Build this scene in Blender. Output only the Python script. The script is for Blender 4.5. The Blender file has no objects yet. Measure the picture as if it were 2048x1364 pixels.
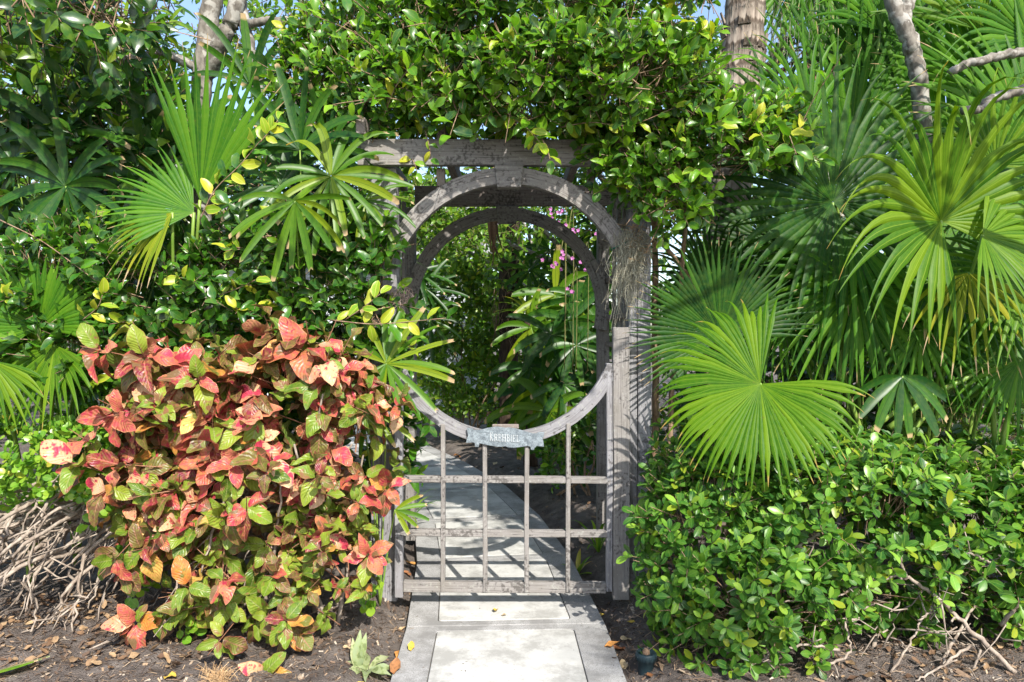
import bpy, bmesh, math, random
import numpy as np
from mathutils import Vector, Matrix

# ------------------------------------------------------------------ camera, sky, sun, exposure
SC = bpy.context.scene
COL = SC.collection
CAMH = 1.294
F = 1365.0
HZ = 665.0
cam_d = bpy.data.cameras.new('camera')
cam = bpy.data.objects.new('camera', cam_d)
COL.objects.link(cam)
cam.location = (0, 0, CAMH)
cam.rotation_euler = (math.radians(90), 0, 0)
cam_d.lens = 24.0
cam_d.sensor_width = 36.0
cam_d.shift_y = -(682 - HZ) / 2048
cam_d.clip_end = 2000
SC.camera = cam

SUN_TRAVEL = Vector((-0.389, 1.02, -1.0)).normalized()
ELEV = math.asin(-SUN_TRAVEL.z)
world = bpy.data.worlds.new('World')
SC.world = world
world.use_nodes = True
wn = world.node_tree.nodes
wl = world.node_tree.links
bg = wn['Background']
sky = wn.new('ShaderNodeTexSky')
sky.sky_type = 'NISHITA'
sky.sun_disc = False
sky.sun_elevation = ELEV
sky.sun_rotation = math.atan2(-SUN_TRAVEL.x, -SUN_TRAVEL.y)
sky.air_density = 1.0
sky.dust_density = 1.5
wl.new(sky.outputs[0], bg.inputs[0])
bg.inputs[1].default_value = 0.15

sun_d = bpy.data.lights.new('sun', 'SUN')
sun = bpy.data.objects.new('sun', sun_d)
COL.objects.link(sun)
sun_d.energy = 4.1
sun_d.angle = math.radians(0.53)
sun_d.color = (1.0, 0.95, 0.87)
sun.rotation_euler = SUN_TRAVEL.to_track_quat('-Z', 'Y').to_euler()
sun.location = (3, -6, 8)

SC.view_settings.view_transform = 'Standard'
SC.view_settings.look = 'None'
SC.view_settings.exposure = 1.16
SC.view_settings.gamma = 1.0
SC.view_settings.use_curve_mapping = False
SC.render.engine = 'CYCLES'
SC.cycles.max_bounces = 8
SC.cycles.diffuse_bounces = 5
SC.cycles.glossy_bounces = 3
SC.cycles.transmission_bounces = 6
SC.cycles.use_denoising = True

RNG = np.random.default_rng(11)
random.seed(5)
Z3 = np.array([0, 0, 1.0])


def W(px, py, Y):
    """photograph pixel + distance -> point of the place"""
    return np.array([(px - 1024) / F * Y, Y, CAMH + (HZ - py) / F * Y])


def nrm(a):
    a = np.asarray(a, float)
    return a / np.maximum(np.linalg.norm(a, axis=-1, keepdims=True), 1e-9)


# ------------------------------------------------------------------ object helpers
def tag(o, label=None, cat=None, group=None, kind=None):
    if label: o['label'] = label
    if cat: o['category'] = cat
    if group: o['group'] = group
    if kind: o['kind'] = kind
    return o


def empty(name, loc, label=None, cat=None, group=None, kind=None):
    o = bpy.data.objects.new(name, None)
    COL.objects.link(o)
    o.location = tuple(loc)
    o.empty_display_size = 0.1
    return tag(o, label, cat, group, kind)


ORIG = {}


def world_loc(o):
    p = np.array(o.location)
    while o.parent:
        o = o.parent
        p = p + np.array(o.location)
    return p


def link(name, me, parent=None, world_space=True):
    """mesh given in world coordinates; a child keeps them relative to its parent"""
    o = bpy.data.objects.new(name, me)
    COL.objects.link(o)
    if parent is not None:
        o.parent = parent
        if world_space:
            o.location = tuple(-world_loc(parent))
    return o


def mesh_np(name, verts, quads, uvs=None, mats=(), midx=None, smooth=True):
    verts = np.asarray(verts, np.float32)
    quads = np.asarray(quads, np.int32)
    me = bpy.data.meshes.new(name)
    nf = len(quads)
    k = quads.shape[1]
    me.vertices.add(len(verts))
    me.vertices.foreach_set('co', verts.ravel())
    me.loops.add(nf * k)
    me.loops.foreach_set('vertex_index', quads.ravel())
    me.polygons.add(nf)
    me.polygons.foreach_set('loop_start', np.arange(0, nf * k, k, dtype=np.int32))
    if midx is not None:
        me.polygons.foreach_set('material_index', np.asarray(midx, np.int32))
    me.polygons.foreach_set('use_smooth', np.full(nf, smooth))
    if uvs is not None:
        ul = me.uv_layers.new(name='UVMap')
        ul.data.foreach_set('uv', np.asarray(uvs, np.float32)[quads.ravel()].ravel())
    for m in mats:
        me.materials.append(m)
    me.update(calc_edges=True)
    return me


def bm_obj(name, bm, mat, parent=None, smooth=False):
    me = bpy.data.meshes.new(name)
    bmesh.ops.recalc_face_normals(bm, faces=bm.faces)
    for f in bm.faces: f.smooth = smooth
    bm.to_mesh(me)
    bm.free()
    me.materials.append(mat)
    return link(name, me, parent)


class Geo:
    """collects quads with uv"""
    def __init__(self): self.v = []; self.q = []; self.u = []; self.n = 0; self.m = []
    def add(self, v, q, u, m=0):
        v = np.asarray(v, float)
        self.v.append(v); self.q.append(np.asarray(q, int) + self.n); self.u.append(np.asarray(u, float))
        self.m.append(np.full(len(q), m)); self.n += len(v)
    def mesh(self, name, mats, smooth=True):
        return mesh_np(name, np.concatenate(self.v), np.concatenate(self.q), np.concatenate(self.u), mats, np.concatenate(self.m), smooth)
    def obj(self, name, mats, parent=None, smooth=True):
        if not isinstance(mats, (list, tuple)): mats = [mats]
        return link(name, self.mesh(name, mats, smooth), parent)


def tube(geo, pts, radii, sides=6, m=0, wob=0.0):
    pts = np.asarray(pts, float)
    n = len(pts)
    radii = np.atleast_1d(np.asarray(radii, float))
    radii = np.interp(np.linspace(0, 1, n), np.linspace(0, 1, len(radii)), radii) if len(radii) > 1 else np.full(n, radii[0])
    tan = np.gradient(pts, axis=0)
    tan = nrm(tan)
    ref = np.array([0.31, 0.2, 0.93]) if abs(tan[0][2]) < 0.9 else np.array([1.0, 0.1, 0])
    e1 = nrm(np.cross(tan, ref)); e2 = np.cross(tan, e1)
    a = np.linspace(0, 2 * math.pi, sides, endpoint=False)
    r = radii[:, None] * (1 + wob * (RNG.random((n, sides)) - 0.5))
    v = pts[:, None, :] + r[..., None] * (np.cos(a)[None, :, None] * e1[:, None, :] + np.sin(a)[None, :, None] * e2[:, None, :])
    v = v.reshape(-1, 3)
    q = []
    for i in range(n - 1):
        for j in range(sides):
            k = (j + 1) % sides
            q.append((i * sides + j, i * sides + k, (i + 1) * sides + k, (i + 1) * sides + j))
    L = np.concatenate([[0], np.cumsum(np.linalg.norm(np.diff(pts, axis=0), axis=1))])
    u = np.stack([np.tile(np.arange(sides) / sides, n), np.repeat(L, sides)], 1)
    # end caps (two fans of quads are not needed: a small collapsed ring closes them)
    base = len(v)
    v = np.concatenate([v, pts[:1], pts[-1:]])
    u = np.concatenate([u, [[0.5, 0]], [[0.5, L[-1]]]])
    for j in range(0, sides, 2):
        q.append((base, (j + 2) % sides, (j + 1) % sides, j))
        o = (n - 1) * sides
        q.append((base + 1, o + j, o + (j + 1) % sides, o + (j + 2) % sides))
    geo.add(v, q, u, m)


def curve_pts(ctrl, n=10, jit=0.0):
    """Catmull-Rom through control points"""
    c = np.asarray(ctrl, float)
    c = np.concatenate([[2 * c[0] - c[1]], c, [2 * c[-1] - c[-2]]])
    out = []
    segs = len(c) - 3
    for s in range(segs):
        p0, p1, p2, p3 = c[s:s + 4]
        for t in np.linspace(0, 1, n, endpoint=(s == segs - 1)):
            out.append(0.5 * ((2 * p1) + (-p0 + p2) * t + (2 * p0 - 5 * p1 + 4 * p2 - p3) * t * t + (-p0 + 3 * p1 - 3 * p2 + p3) * t ** 3))
    out = np.array(out)
    if jit: out[1:-1] += RNG.normal(0, jit, out[1:-1].shape)
    return out


# ------------------------------------------------------------------ materials
def new_mat(name):
    m = bpy.data.materials.new(name)
    m.use_nodes = True
    nt = m.node_tree
    for n in list(nt.nodes):
        if n.type != 'OUTPUT_MATERIAL': nt.nodes.remove(n)
    return m, nt, nt.nodes, nt.links, [n for n in nt.nodes if n.type == 'OUTPUT_MATERIAL'][0]


def ramp(nodes, cols, interp='LINEAR'):
    r = nodes.new('ShaderNodeValToRGB')
    r.color_ramp.interpolation = interp
    e = r.color_ramp.elements
    while len(e) < len(cols): e.new(0.5)
    for el, (p, c) in zip(e, cols):
        el.position = p
        el.color = (*c, 1)
    return r


def math_n(nodes, links, op, a, b=None, clamp=False):
    n = nodes.new('ShaderNodeMath')
    n.operation = op
    n.use_clamp = clamp
    for i, x in enumerate((a, b)):
        if x is None: continue
        if isinstance(x, (int, float)): n.inputs[i].default_value = x
        else: links.new(x, n.inputs[i])
    return n.outputs[0]


def mix_c(nodes, links, fac, a, b, mode='MIX'):
    n = nodes.new('ShaderNodeMix')
    n.data_type = 'RGBA'
    n.blend_type = mode
    for sock, x in ((n.inputs[0], fac), (n.inputs[6], a), (n.inputs[7], b)):
        if isinstance(x, (int, float)): sock.default_value = x
        elif isinstance(x, tuple): sock.default_value = (*x, 1)
        else: links.new(x, sock)
    return n.outputs[2]


def sstep(nodes, links, x, lo, hi):
    n = nodes.new('ShaderNodeMapRange')
    n.interpolation_type = 'SMOOTHSTEP'
    links.new(x, n.inputs[0])
    n.inputs[1].default_value = lo
    n.inputs[2].default_value = hi
    return n.outputs[0]


def leaf_rand(nodes, links):
    g = nodes.new('ShaderNodeNewGeometry')
    oi = nodes.new('ShaderNodeObjectInfo')
    s = math_n(nodes, links, 'ADD', g.outputs['Random Per Island'], oi.outputs['Random'])
    return math_n(nodes, links, 'FRACT', s), g


def leaf_mat(name, cols, edge=None, edge_at=0.40, rib=None, rough=0.33, trans=0.32, mottle=None, mottle_scale=45, mottle_lo=0.5,
             tip=None, tip_at=0.93, veins=0.0, streak=0.0, back=0.35, spec=0.28, vary=0.32, patch=None, patch_lo=0.5, patch_scale=14, tcol=(1.5, 1.6, 0.6)):
    m, nt, N, L, out = new_mat(name)
    rnd, geo = leaf_rand(N, L)
    col = ramp(N, cols)
    L.new(rnd, col.inputs[0])
    c = col.outputs[0]
    uv = N.new('ShaderNodeUVMap')
    sx = N.new('ShaderNodeSeparateXYZ')
    L.new(uv.outputs[0], sx.inputs[0])
    u, v = sx.outputs[0], sx.outputs[1]
    off = math_n(N, L, 'ABSOLUTE', math_n(N, L, 'SUBTRACT', u, 0.5))
    nz = N.new('ShaderNodeTexNoise')
    nz.inputs['Scale'].default_value = mottle_scale
    nz.inputs['Detail'].default_value = 3
    L.new(geo.outputs['Position'], nz.inputs['Vector'])
    # gentle variation inside every leaf
    c = mix_c(N, L, sstep(N, L, nz.outputs[0], 0.35, 0.7), c, mix_c(N, L, vary, c, (0.26, 0.34, 0.03), 'MIX'))
    if mottle:
        c = mix_c(N, L, sstep(N, L, nz.outputs[0], mottle_lo, mottle_lo + 0.12), c, mottle)
    if patch:
        n5 = N.new('ShaderNodeTexNoise')
        n5.inputs['Scale'].default_value = patch_scale
        n5.inputs['Detail'].default_value = 2
        ofs = N.new('ShaderNodeVectorMath'); ofs.operation = 'ADD'
        cmb = N.new('ShaderNodeCombineXYZ'); L.new(math_n(N, L, 'MULTIPLY', rnd, 7.0), cmb.inputs[0])
        L.new(geo.outputs['Position'], ofs.inputs[0]); L.new(cmb.outputs[0], ofs.inputs[1])
        L.new(ofs.outputs[0], n5.inputs['Vector'])
        c = mix_c(N, L, sstep(N, L, n5.outputs[0], patch_lo, patch_lo + 0.08), c, patch)
    if streak:
        wv = math_n(N, L, 'SINE', math_n(N, L, 'MULTIPLY', u, 38.0))
        c = mix_c(N, L, math_n(N, L, 'MULTIPLY', math_n(N, L, 'MULTIPLY_ADD', wv, 0.5), streak, True), c, mix_c(N, L, 0.5, c, (0.01, 0.03, 0.005)))
    if rib:
        c = mix_c(N, L, math_n(N, L, 'MULTIPLY', math_n(N, L, 'LESS_THAN', off, 0.035), 0.7), c, rib)
    if edge:
        c = mix_c(N, L, sstep(N, L, off, edge_at, edge_at + 0.07), c, edge)
    if tip:
        tv = math_n(N, L, 'ADD', v, math_n(N, L, 'MULTIPLY', math_n(N, L, 'SUBTRACT', rnd, 0.6), 0.12))
        c = mix_c(N, L, sstep(N, L, tv, tip_at - 0.03, tip_at + 0.02), c, tip)
    cb = mix_c(N, L, math_n(N, L, 'MULTIPLY', geo.outputs['Backfacing'], back), c, mix_c(N, L, 0.5, c, (0.25, 0.33, 0.13)))
    p = N.new('ShaderNodeBsdfPrincipled')
    L.new(cb, p.inputs['Base Color'])
    p.inputs['Roughness'].default_value = rough
    p.inputs['Specular IOR Level'].default_value = spec
    t = N.new('ShaderNodeBsdfTranslucent')
    L.new(mix_c(N, L, 1.0, c, tcol, 'MULTIPLY'), t.inputs[0])
    mx = N.new('ShaderNodeMixShader')
    mx.inputs[0].default_value = trans
    L.new(p.outputs[0], mx.inputs[1])
    L.new(t.outputs[0], mx.inputs[2])
    if veins:
        wv = math_n(N, L, 'SINE', math_n(N, L, 'MULTIPLY', math_n(N, L, 'SUBTRACT', math_n(N, L, 'MULTIPLY', v, 8.0), math_n(N, L, 'MULTIPLY', off, 5.0)), 6.283))
        b = N.new('ShaderNodeBump')
        b.inputs['Strength'].default_value = veins
        b.inputs['Distance'].default_value = 0.006
        L.new(math_n(N, L, 'ADD', wv, math_n(N, L, 'MULTIPLY', nz.outputs[0], 2.0)), b.inputs['Height'])
        L.new(b.outputs[0], p.inputs['Normal'])
    L.new(mx.outputs[0], out.inputs[0])
    return m


def bark_mat(name, c1, c2, scale=30, patch=None, stretch=0.35, bump=0.4, rings=0.0):
    m, nt, N, L, out = new_mat(name)
    uv = N.new('ShaderNodeUVMap')
    geo = N.new('ShaderNodeNewGeometry')
    nz = N.new('ShaderNodeTexNoise'); nz.inputs['Scale'].default_value = scale; nz.inputs['Detail'].default_value = 6
    mp = N.new('ShaderNodeMapping'); mp.inputs['Scale'].default_value = (1, 1, stretch)
    L.new(geo.outputs['Position'], mp.inputs[0]); L.new(mp.outputs[0], nz.inputs['Vector'])
    r = ramp(N, [(0.3, c1), (0.65, c2)])
    L.new(nz.outputs[0], r.inputs[0])
    c = r.outputs[0]
    h = nz.outputs[0]
    if patch:
        n2 = N.new('ShaderNodeTexNoise'); n2.inputs['Scale'].default_value = scale * 0.5; n2.inputs['Detail'].default_value = 5
        L.new(geo.outputs['Position'], n2.inputs['Vector'])
        c = mix_c(N, L, sstep(N, L, n2.outputs[0], 0.5, 0.58), c, patch)
    if rings:
        sx = N.new('ShaderNodeSeparateXYZ'); L.new(geo.outputs['Position'], sx.inputs[0])
        zz = math_n(N, L, 'ADD', math_n(N, L, 'MULTIPLY', sx.outputs[2], rings), math_n(N, L, 'MULTIPLY', nz.outputs[0], 4.0))
        wv = math_n(N, L, 'SINE', zz)
        c = mix_c(N, L, sstep(N, L, wv, 0.55, 1.0), c, mix_c(N, L, 0.7, c, (0.04, 0.025, 0.015)))
        h = math_n(N, L, 'ADD', h, math_n(N, L, 'MULTIPLY', wv, 0.3))
    p = N.new('ShaderNodeBsdfPrincipled')
    L.new(c, p.inputs['Base Color']); p.inputs['Roughness'].default_value = 0.9
    p.inputs['Specular IOR Level'].default_value = 0.2
    b = N.new('ShaderNodeBump'); b.inputs['Strength'].default_value = bump; b.inputs['Distance'].default_value = 0.02
    L.new(h, b.inputs['Height']); L.new(b.outputs[0], p.inputs['Normal'])
    L.new(p.outputs[0], out.inputs[0])
    return m


def wood_mat(name, light, dark, warm):
    """weathered bare timber: grain runs along the board (uv.x), lichen and damp patches"""
    m, nt, N, L, out = new_mat(name)
    uv = N.new('ShaderNodeUVMap')
    oi = N.new('ShaderNodeObjectInfo')
    geo = N.new('ShaderNodeNewGeometry')
    mp = N.new('ShaderNodeMapping')
    mp.inputs['Scale'].default_value = (5, 150, 1)
    L.new(uv.outputs[0], mp.inputs[0])
    cb = N.new('ShaderNodeCombineXYZ'); L.new(math_n(N, L, 'MULTIPLY', oi.outputs['Random'], 9.0), cb.inputs[0])
    L.new(cb.outputs[0], mp.inputs['Location'])
    g = N.new('ShaderNodeTexNoise'); g.inputs['Scale'].default_value = 1.0; g.inputs['Detail'].default_value = 5; g.inputs['Roughness'].default_value = 0.62
    L.new(mp.outputs[0], g.inputs['Vector'])
    r = ramp(N, [(0.28, dark), (0.48, light), (0.75, tuple(x * 1.25 for x in light))])
    L.new(g.outputs[0], r.inputs[0])
    c = r.outputs[0]
    n2 = N.new('ShaderNodeTexNoise'); n2.inputs['Scale'].default_value = 7; n2.inputs['Detail'].default_value = 6; n2.inputs['Roughness'].default_value = 0.65
    L.new(geo.outputs['Position'], n2.inputs['Vector'])
    c = mix_c(N, L, sstep(N, L, n2.outputs[0], 0.45, 0.7), c, mix_c(N, L, 0.6, c, warm))
    n3 = N.new('ShaderNodeTexNoise'); n3.inputs['Scale'].default_value = 70; n3.inputs['Detail'].default_value = 4
    L.new(geo.outputs['Position'], n3.inputs['Vector'])
    c = mix_c(N, L, math_n(N, L, 'MULTIPLY', sstep(N, L, n3.outputs[0], 0.60, 0.68), 0.6), c, (0.28, 0.283, 0.255))
    dk = math_n(N, L, 'MULTIPLY', sstep(N, L, math_n(N, L, 'ADD', n3.outputs[0], n2.outputs[0]), 0.93, 0.78), 0.7)
    c = mix_c(N, L, dk, c, (0.05, 0.045, 0.04))
    # short drying cracks
    mp2 = N.new('ShaderNodeMapping'); mp2.inputs['Scale'].default_value = (9, 90, 1)
    L.new(uv.outputs[0], mp2.inputs[0]); L.new(cb.outputs[0], mp2.inputs['Location'])
    g2 = N.new('ShaderNodeTexNoise'); g2.inputs['Scale'].default_value = 1.0; g2.inputs['Detail'].default_value = 2
    L.new(mp2.outputs[0], g2.inputs['Vector'])
    cr = sstep(N, L, g2.outputs[0], 0.33, 0.27)
    c = mix_c(N, L, math_n(N, L, 'MULTIPLY', cr, 0.8), c, (0.03, 0.026, 0.024))
    p = N.new('ShaderNodeBsdfPrincipled')
    L.new(c, p.inputs['Base Color'])
    p.inputs['Roughness'].default_value = 0.88
    p.inputs['Specular IOR Level'].default_value = 0.25
    b = N.new('ShaderNodeBump'); b.inputs['Strength'].default_value = 0.5; b.inputs['Distance'].default_value = 0.004
    L.new(math_n(N, L, 'SUBTRACT', g.outputs[0], cr), b.inputs['Height'])
    L.new(b.outputs[0], p.inputs['Normal'])
    L.new(p.outputs[0], out.inputs[0])
    return m


def noise_mat(name, cols, scale=12, rough=0.9, bump=0.4, bdist=0.01, detail=8, speck=None, speck_scale=300, speck_lo=0.62, metal=0.0, stain=None):
    m, nt, N, L, out = new_mat(name)
    geo = N.new('ShaderNodeNewGeometry')
    nz = N.new('ShaderNodeTexNoise'); nz.inputs['Scale'].default_value = scale; nz.inputs['Detail'].default_value = detail; nz.inputs['Roughness'].default_value = 0.65
    L.new(geo.outputs['Position'], nz.inputs['Vector'])
    r = ramp(N, cols); L.new(nz.outputs[0], r.inputs[0])
    c = r.outputs[0]
    h = nz.outputs[0]
    if speck:
        n2 = N.new('ShaderNodeTexNoise'); n2.inputs['Scale'].default_value = speck_scale; n2.inputs['Detail'].default_value = 2
        L.new(geo.outputs['Position'], n2.inputs['Vector'])
        c = mix_c(N, L, sstep(N, L, n2.outputs[0], speck_lo, speck_lo + 0.05), c, speck)
        h = math_n(N, L, 'ADD', h, math_n(N, L, 'MULTIPLY', n2.outputs[0], 0.5))
    if stain:
        n3 = N.new('ShaderNodeTexNoise'); n3.inputs['Scale'].default_value = 4.5; n3.inputs['Detail'].default_value = 9; n3.inputs['Roughness'].default_value = 0.72
        L.new(geo.outputs['Position'], n3.inputs['Vector'])
        c = mix_c(N, L, math_n(N, L, 'MULTIPLY', sstep(N, L, n3.outputs[0], 0.43, 0.62), 0.85), c, stain)
    p = N.new('ShaderNodeBsdfPrincipled')
    L.new(c, p.inputs['Base Color'])
    p.inputs['Roughness'].default_value = rough
    p.inputs['Metallic'].default_value = metal
    p.inputs['Specular IOR Level'].default_value = 0.3
    b = N.new('ShaderNodeBump'); b.inputs['Strength'].default_value = bump; b.inputs['Distance'].default_value = bdist
    L.new(h, b.inputs['Height']); L.new(b.outputs[0], p.inputs['Normal'])
    L.new(p.outputs[0], out.inputs[0])
    return m


def rand_mat(name, cols, rough=0.8, trans=0.0):
    m, nt, N, L, out = new_mat(name)
    rnd, geo = leaf_rand(N, L)
    r = ramp(N, cols); L.new(rnd, r.inputs[0])
    nz = N.new('ShaderNodeTexNoise'); nz.inputs['Scale'].default_value = 90
    L.new(geo.outputs['Position'], nz.inputs['Vector'])
    c = mix_c(N, L, sstep(N, L, nz.outputs[0], 0.4, 0.75), r.outputs[0], mix_c(N, L, 0.5, r.outputs[0], (0.05, 0.035, 0.02)))
    p = N.new('ShaderNodeBsdfPrincipled')
    L.new(c, p.inputs['Base Color']); p.inputs['Roughness'].default_value = rough
    p.inputs['Specular IOR Level'].default_value = 0.3
    L.new(p.outputs[0], out.inputs[0])
    return m


YG = (0.32, 0.36, 0.03)
M = {}
M['vine'] = leaf_mat('vine_leaf_green', [(0, (0.024, 0.10, 0.011)), (0.4, (0.06, 0.18, 0.011)), (0.75, (0.11, 0.27, 0.012)), (1, (0.20, 0.37, 0.016))], edge=(0.24, 0.33, 0.04), edge_at=0.43, rib=(0.15, 0.24, 0.03), rough=0.30, vary=0.12, trans=0.36, spec=.4)
M['vine_yellow'] = leaf_mat('vine_leaf_yellow', [(0, (0.13, 0.27, 0.015)), (0.6, (0.27, 0.36, 0.02)), (1, (0.42, 0.40, 0.03))], edge=(0.44, 0.42, 0.05), rib=(0.45, 0.45, 0.1), rough=0.35)
M['vine_dark'] = leaf_mat('vine_leaf_dark', [(0, (0.012, 0.05, 0.018)), (0.6, (0.025, 0.09, 0.02)), (1, (0.05, 0.15, 0.03))], edge=(0.10, 0.18, 0.03), edge_at=0.44, rib=(0.08, 0.14, 0.05), rough=0.32, vary=0.2)
M['shrub'] = leaf_mat('glossy_shrub_leaf', [(0, (0.010, 0.055, 0.009)), (0.5, (0.028, 0.12, 0.010)), (0.85, (0.065, 0.20, 0.010)), (1, (0.15, 0.27, 0.012))], edge=(0.15, 0.23, 0.02), edge_at=0.445, rib=(0.08, 0.17, 0.03), rough=0.27, vary=0.12, spec=.45)
M['hedge'] = leaf_mat('hedge_leaf', [(0, (0.018, 0.080, 0.014)), (0.5, (0.045, 0.145, 0.018)), (0.88, (0.10, 0.23, 0.020)), (1, (0.25, 0.29, 0.02))], rib=(0.15, 0.26, 0.05), rough=0.36, edge=(0.10, 0.20, 0.03), edge_at=0.455, vary=0.15)
M['hedge_young'] = leaf_mat('hedge_leaf_young', [(0, (0.13, 0.30, 0.04)), (1, (0.24, 0.40, 0.05))], rib=(0.26, 0.4, 0.1), rough=0.3)
M['low'] = leaf_mat('low_hedge_leaf', [(0, (0.05, 0.16, 0.015)), (0.6, (0.11, 0.27, 0.02)), (0.95, (0.22, 0.36, 0.03)), (1, (0.4, 0.35, 0.05))], rib=(0.2, 0.32, 0.06), rough=0.3)
M['tree'] = leaf_mat('tree_leaf_dark', [(0, (0.010, 0.045, 0.014)), (0.6, (0.02, 0.08, 0.015)), (0.9, (0.05, 0.15, 0.015)), (1, (0.18, 0.24, 0.015))], rib=(0.05, 0.11, 0.035), rough=0.26, vary=0.12, spec=.45)
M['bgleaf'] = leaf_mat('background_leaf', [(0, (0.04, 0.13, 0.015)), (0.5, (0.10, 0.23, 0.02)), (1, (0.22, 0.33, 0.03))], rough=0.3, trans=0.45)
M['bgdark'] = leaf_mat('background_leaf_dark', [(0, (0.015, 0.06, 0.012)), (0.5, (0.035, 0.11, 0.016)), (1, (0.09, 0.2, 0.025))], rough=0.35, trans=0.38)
M['cop_red'] = leaf_mat('copperleaf_red', [(0, (0.15, 0.014, 0.028)), (0.5, (0.34, 0.032, 0.052)), (1, (0.42, 0.10, 0.065))], mottle=(0.46, 0.13, 0.08), mottle_lo=0.60, patch=(0.15, 0.09, 0.04), patch_lo=0.52, rib=(0.5, 0.14, 0.11), rough=0.36, veins=0.25, trans=0.2, tcol=(1.3, 1.0, 0.7), mottle_scale=60, patch_scale=16)
M['cop_pink'] = leaf_mat('copperleaf_pink', [(0, (0.34, 0.035, 0.055)), (0.4, (0.44, 0.10, 0.08)), (0.75, (0.52, 0.27, 0.17)), (1, (0.55, 0.36, 0.22))], mottle=(0.34, 0.04, 0.06), mottle_lo=0.56, patch=(0.40, 0.04, 0.07), patch_lo=0.54, edge=(0.50, 0.24, 0.11), edge_at=0.43, rough=0.36, veins=0.25, trans=0.2, tcol=(1.3, 1.0, 0.7), mottle_scale=60, patch_scale=16)
M['cop_orange'] = leaf_mat('copperleaf_orange', [(0, (0.40, 0.12, 0.03)), (0.6, (0.50, 0.24, 0.06)), (1, (0.52, 0.33, 0.10))], mottle=(0.30, 0.06, 0.03), mottle_lo=0.60, patch=(0.13, 0.13, 0.025), patch_lo=0.53, edge=(0.50, 0.20, 0.08), edge_at=0.44, rough=0.36, veins=0.25, trans=0.2, tcol=(1.3, 1.0, 0.7), mottle_scale=60, patch_scale=16)
M['cop_bronze'] = leaf_mat('copperleaf_bronze', [(0, (0.085, 0.03, 0.025)), (0.5, (0.12, 0.06, 0.028)), (1, (0.12, 0.10, 0.03))], mottle=(0.20, 0.075, 0.045), mottle_lo=0.58, patch=(0.14, 0.15, 0.03), patch_lo=0.54, edge=(0.36, 0.10, 0.07), edge_at=0.44, rib=(0.28, 0.13, 0.08), rough=0.36, veins=0.25, trans=0.2, tcol=(1.3, 1.0, 0.7), mottle_scale=60, patch_scale=16)
M['cop_green'] = leaf_mat('copperleaf_green', [(0, (0.06, 0.115, 0.015)), (0.5, (0.12, 0.19, 0.02)), (1, (0.22, 0.27, 0.03))], mottle=(0.24, 0.13, 0.04), mottle_lo=0.62, patch=(0.20, 0.10, 0.045), patch_lo=0.58, edge=(0.30, 0.15, 0.06), edge_at=0.45, rib=(0.24, 0.25, 0.09), rough=0.36, veins=0.25, trans=0.2, tcol=(1.3, 1.0, 0.7), mottle_scale=60, patch_scale=16)
TIP = (0.42, 0.30, 0.16)
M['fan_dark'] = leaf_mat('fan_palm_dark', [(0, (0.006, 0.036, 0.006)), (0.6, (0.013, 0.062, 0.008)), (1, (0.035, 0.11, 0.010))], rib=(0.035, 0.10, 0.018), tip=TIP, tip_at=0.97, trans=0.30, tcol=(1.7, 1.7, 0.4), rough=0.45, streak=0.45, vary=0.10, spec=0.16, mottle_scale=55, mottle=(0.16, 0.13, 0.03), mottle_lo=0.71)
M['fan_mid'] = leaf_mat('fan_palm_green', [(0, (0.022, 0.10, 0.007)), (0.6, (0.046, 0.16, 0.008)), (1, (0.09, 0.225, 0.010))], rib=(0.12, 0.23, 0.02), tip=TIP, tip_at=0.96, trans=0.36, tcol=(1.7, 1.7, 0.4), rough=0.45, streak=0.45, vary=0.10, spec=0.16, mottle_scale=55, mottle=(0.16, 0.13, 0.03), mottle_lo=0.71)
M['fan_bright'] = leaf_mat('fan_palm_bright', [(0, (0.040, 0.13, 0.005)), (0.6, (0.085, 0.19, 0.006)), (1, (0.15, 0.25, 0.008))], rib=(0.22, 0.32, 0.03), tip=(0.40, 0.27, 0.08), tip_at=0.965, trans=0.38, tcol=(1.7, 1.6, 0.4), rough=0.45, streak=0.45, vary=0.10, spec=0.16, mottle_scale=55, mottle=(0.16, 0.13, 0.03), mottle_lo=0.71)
M['fan_low'] = leaf_mat('fan_palm_low_frond', [(0, (0.032, 0.115, 0.004)), (0.6, (0.070, 0.175, 0.005)), (1, (0.125, 0.235, 0.007))], rib=(0.19, 0.29, 0.025), tip=(0.40, 0.27, 0.08), tip_at=0.965, trans=0.38, tcol=(1.7, 1.6, 0.4), rough=0.45, streak=0.45, vary=0.10, spec=0.12, mottle_scale=55, mottle=(0.16, 0.13, 0.03), mottle_lo=0.71)
M['fan_yellow'] = leaf_mat('fan_palm_yellow', [(0, (0.12, 0.20, 0.008)), (0.6, (0.24, 0.28, 0.012)), (1, (0.36, 0.33, 0.025))], rib=(0.38, 0.38, 0.06), tip=(0.50, 0.37, 0.22), tip_at=0.84, trans=0.38, rough=0.45, streak=0.45, vary=0.10, spec=0.16, mottle_scale=55, mottle=(0.16, 0.13, 0.03), mottle_lo=0.71)
M['rhapis'] = leaf_mat('lady_palm_green', [(0, (0.008, 0.050, 0.008)), (0.6, (0.018, 0.085, 0.009)), (1, (0.045, 0.14, 0.010))], rib=(0.01, 0.04, 0.008), tip=TIP, tip_at=0.965, trans=0.3, tcol=(1.7, 1.7, 0.4), rough=0.36, streak=0.5, vary=0.10, spec=0.3, mottle_scale=55, mottle=(0.16, 0.13, 0.03), mottle_lo=0.71)
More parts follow.
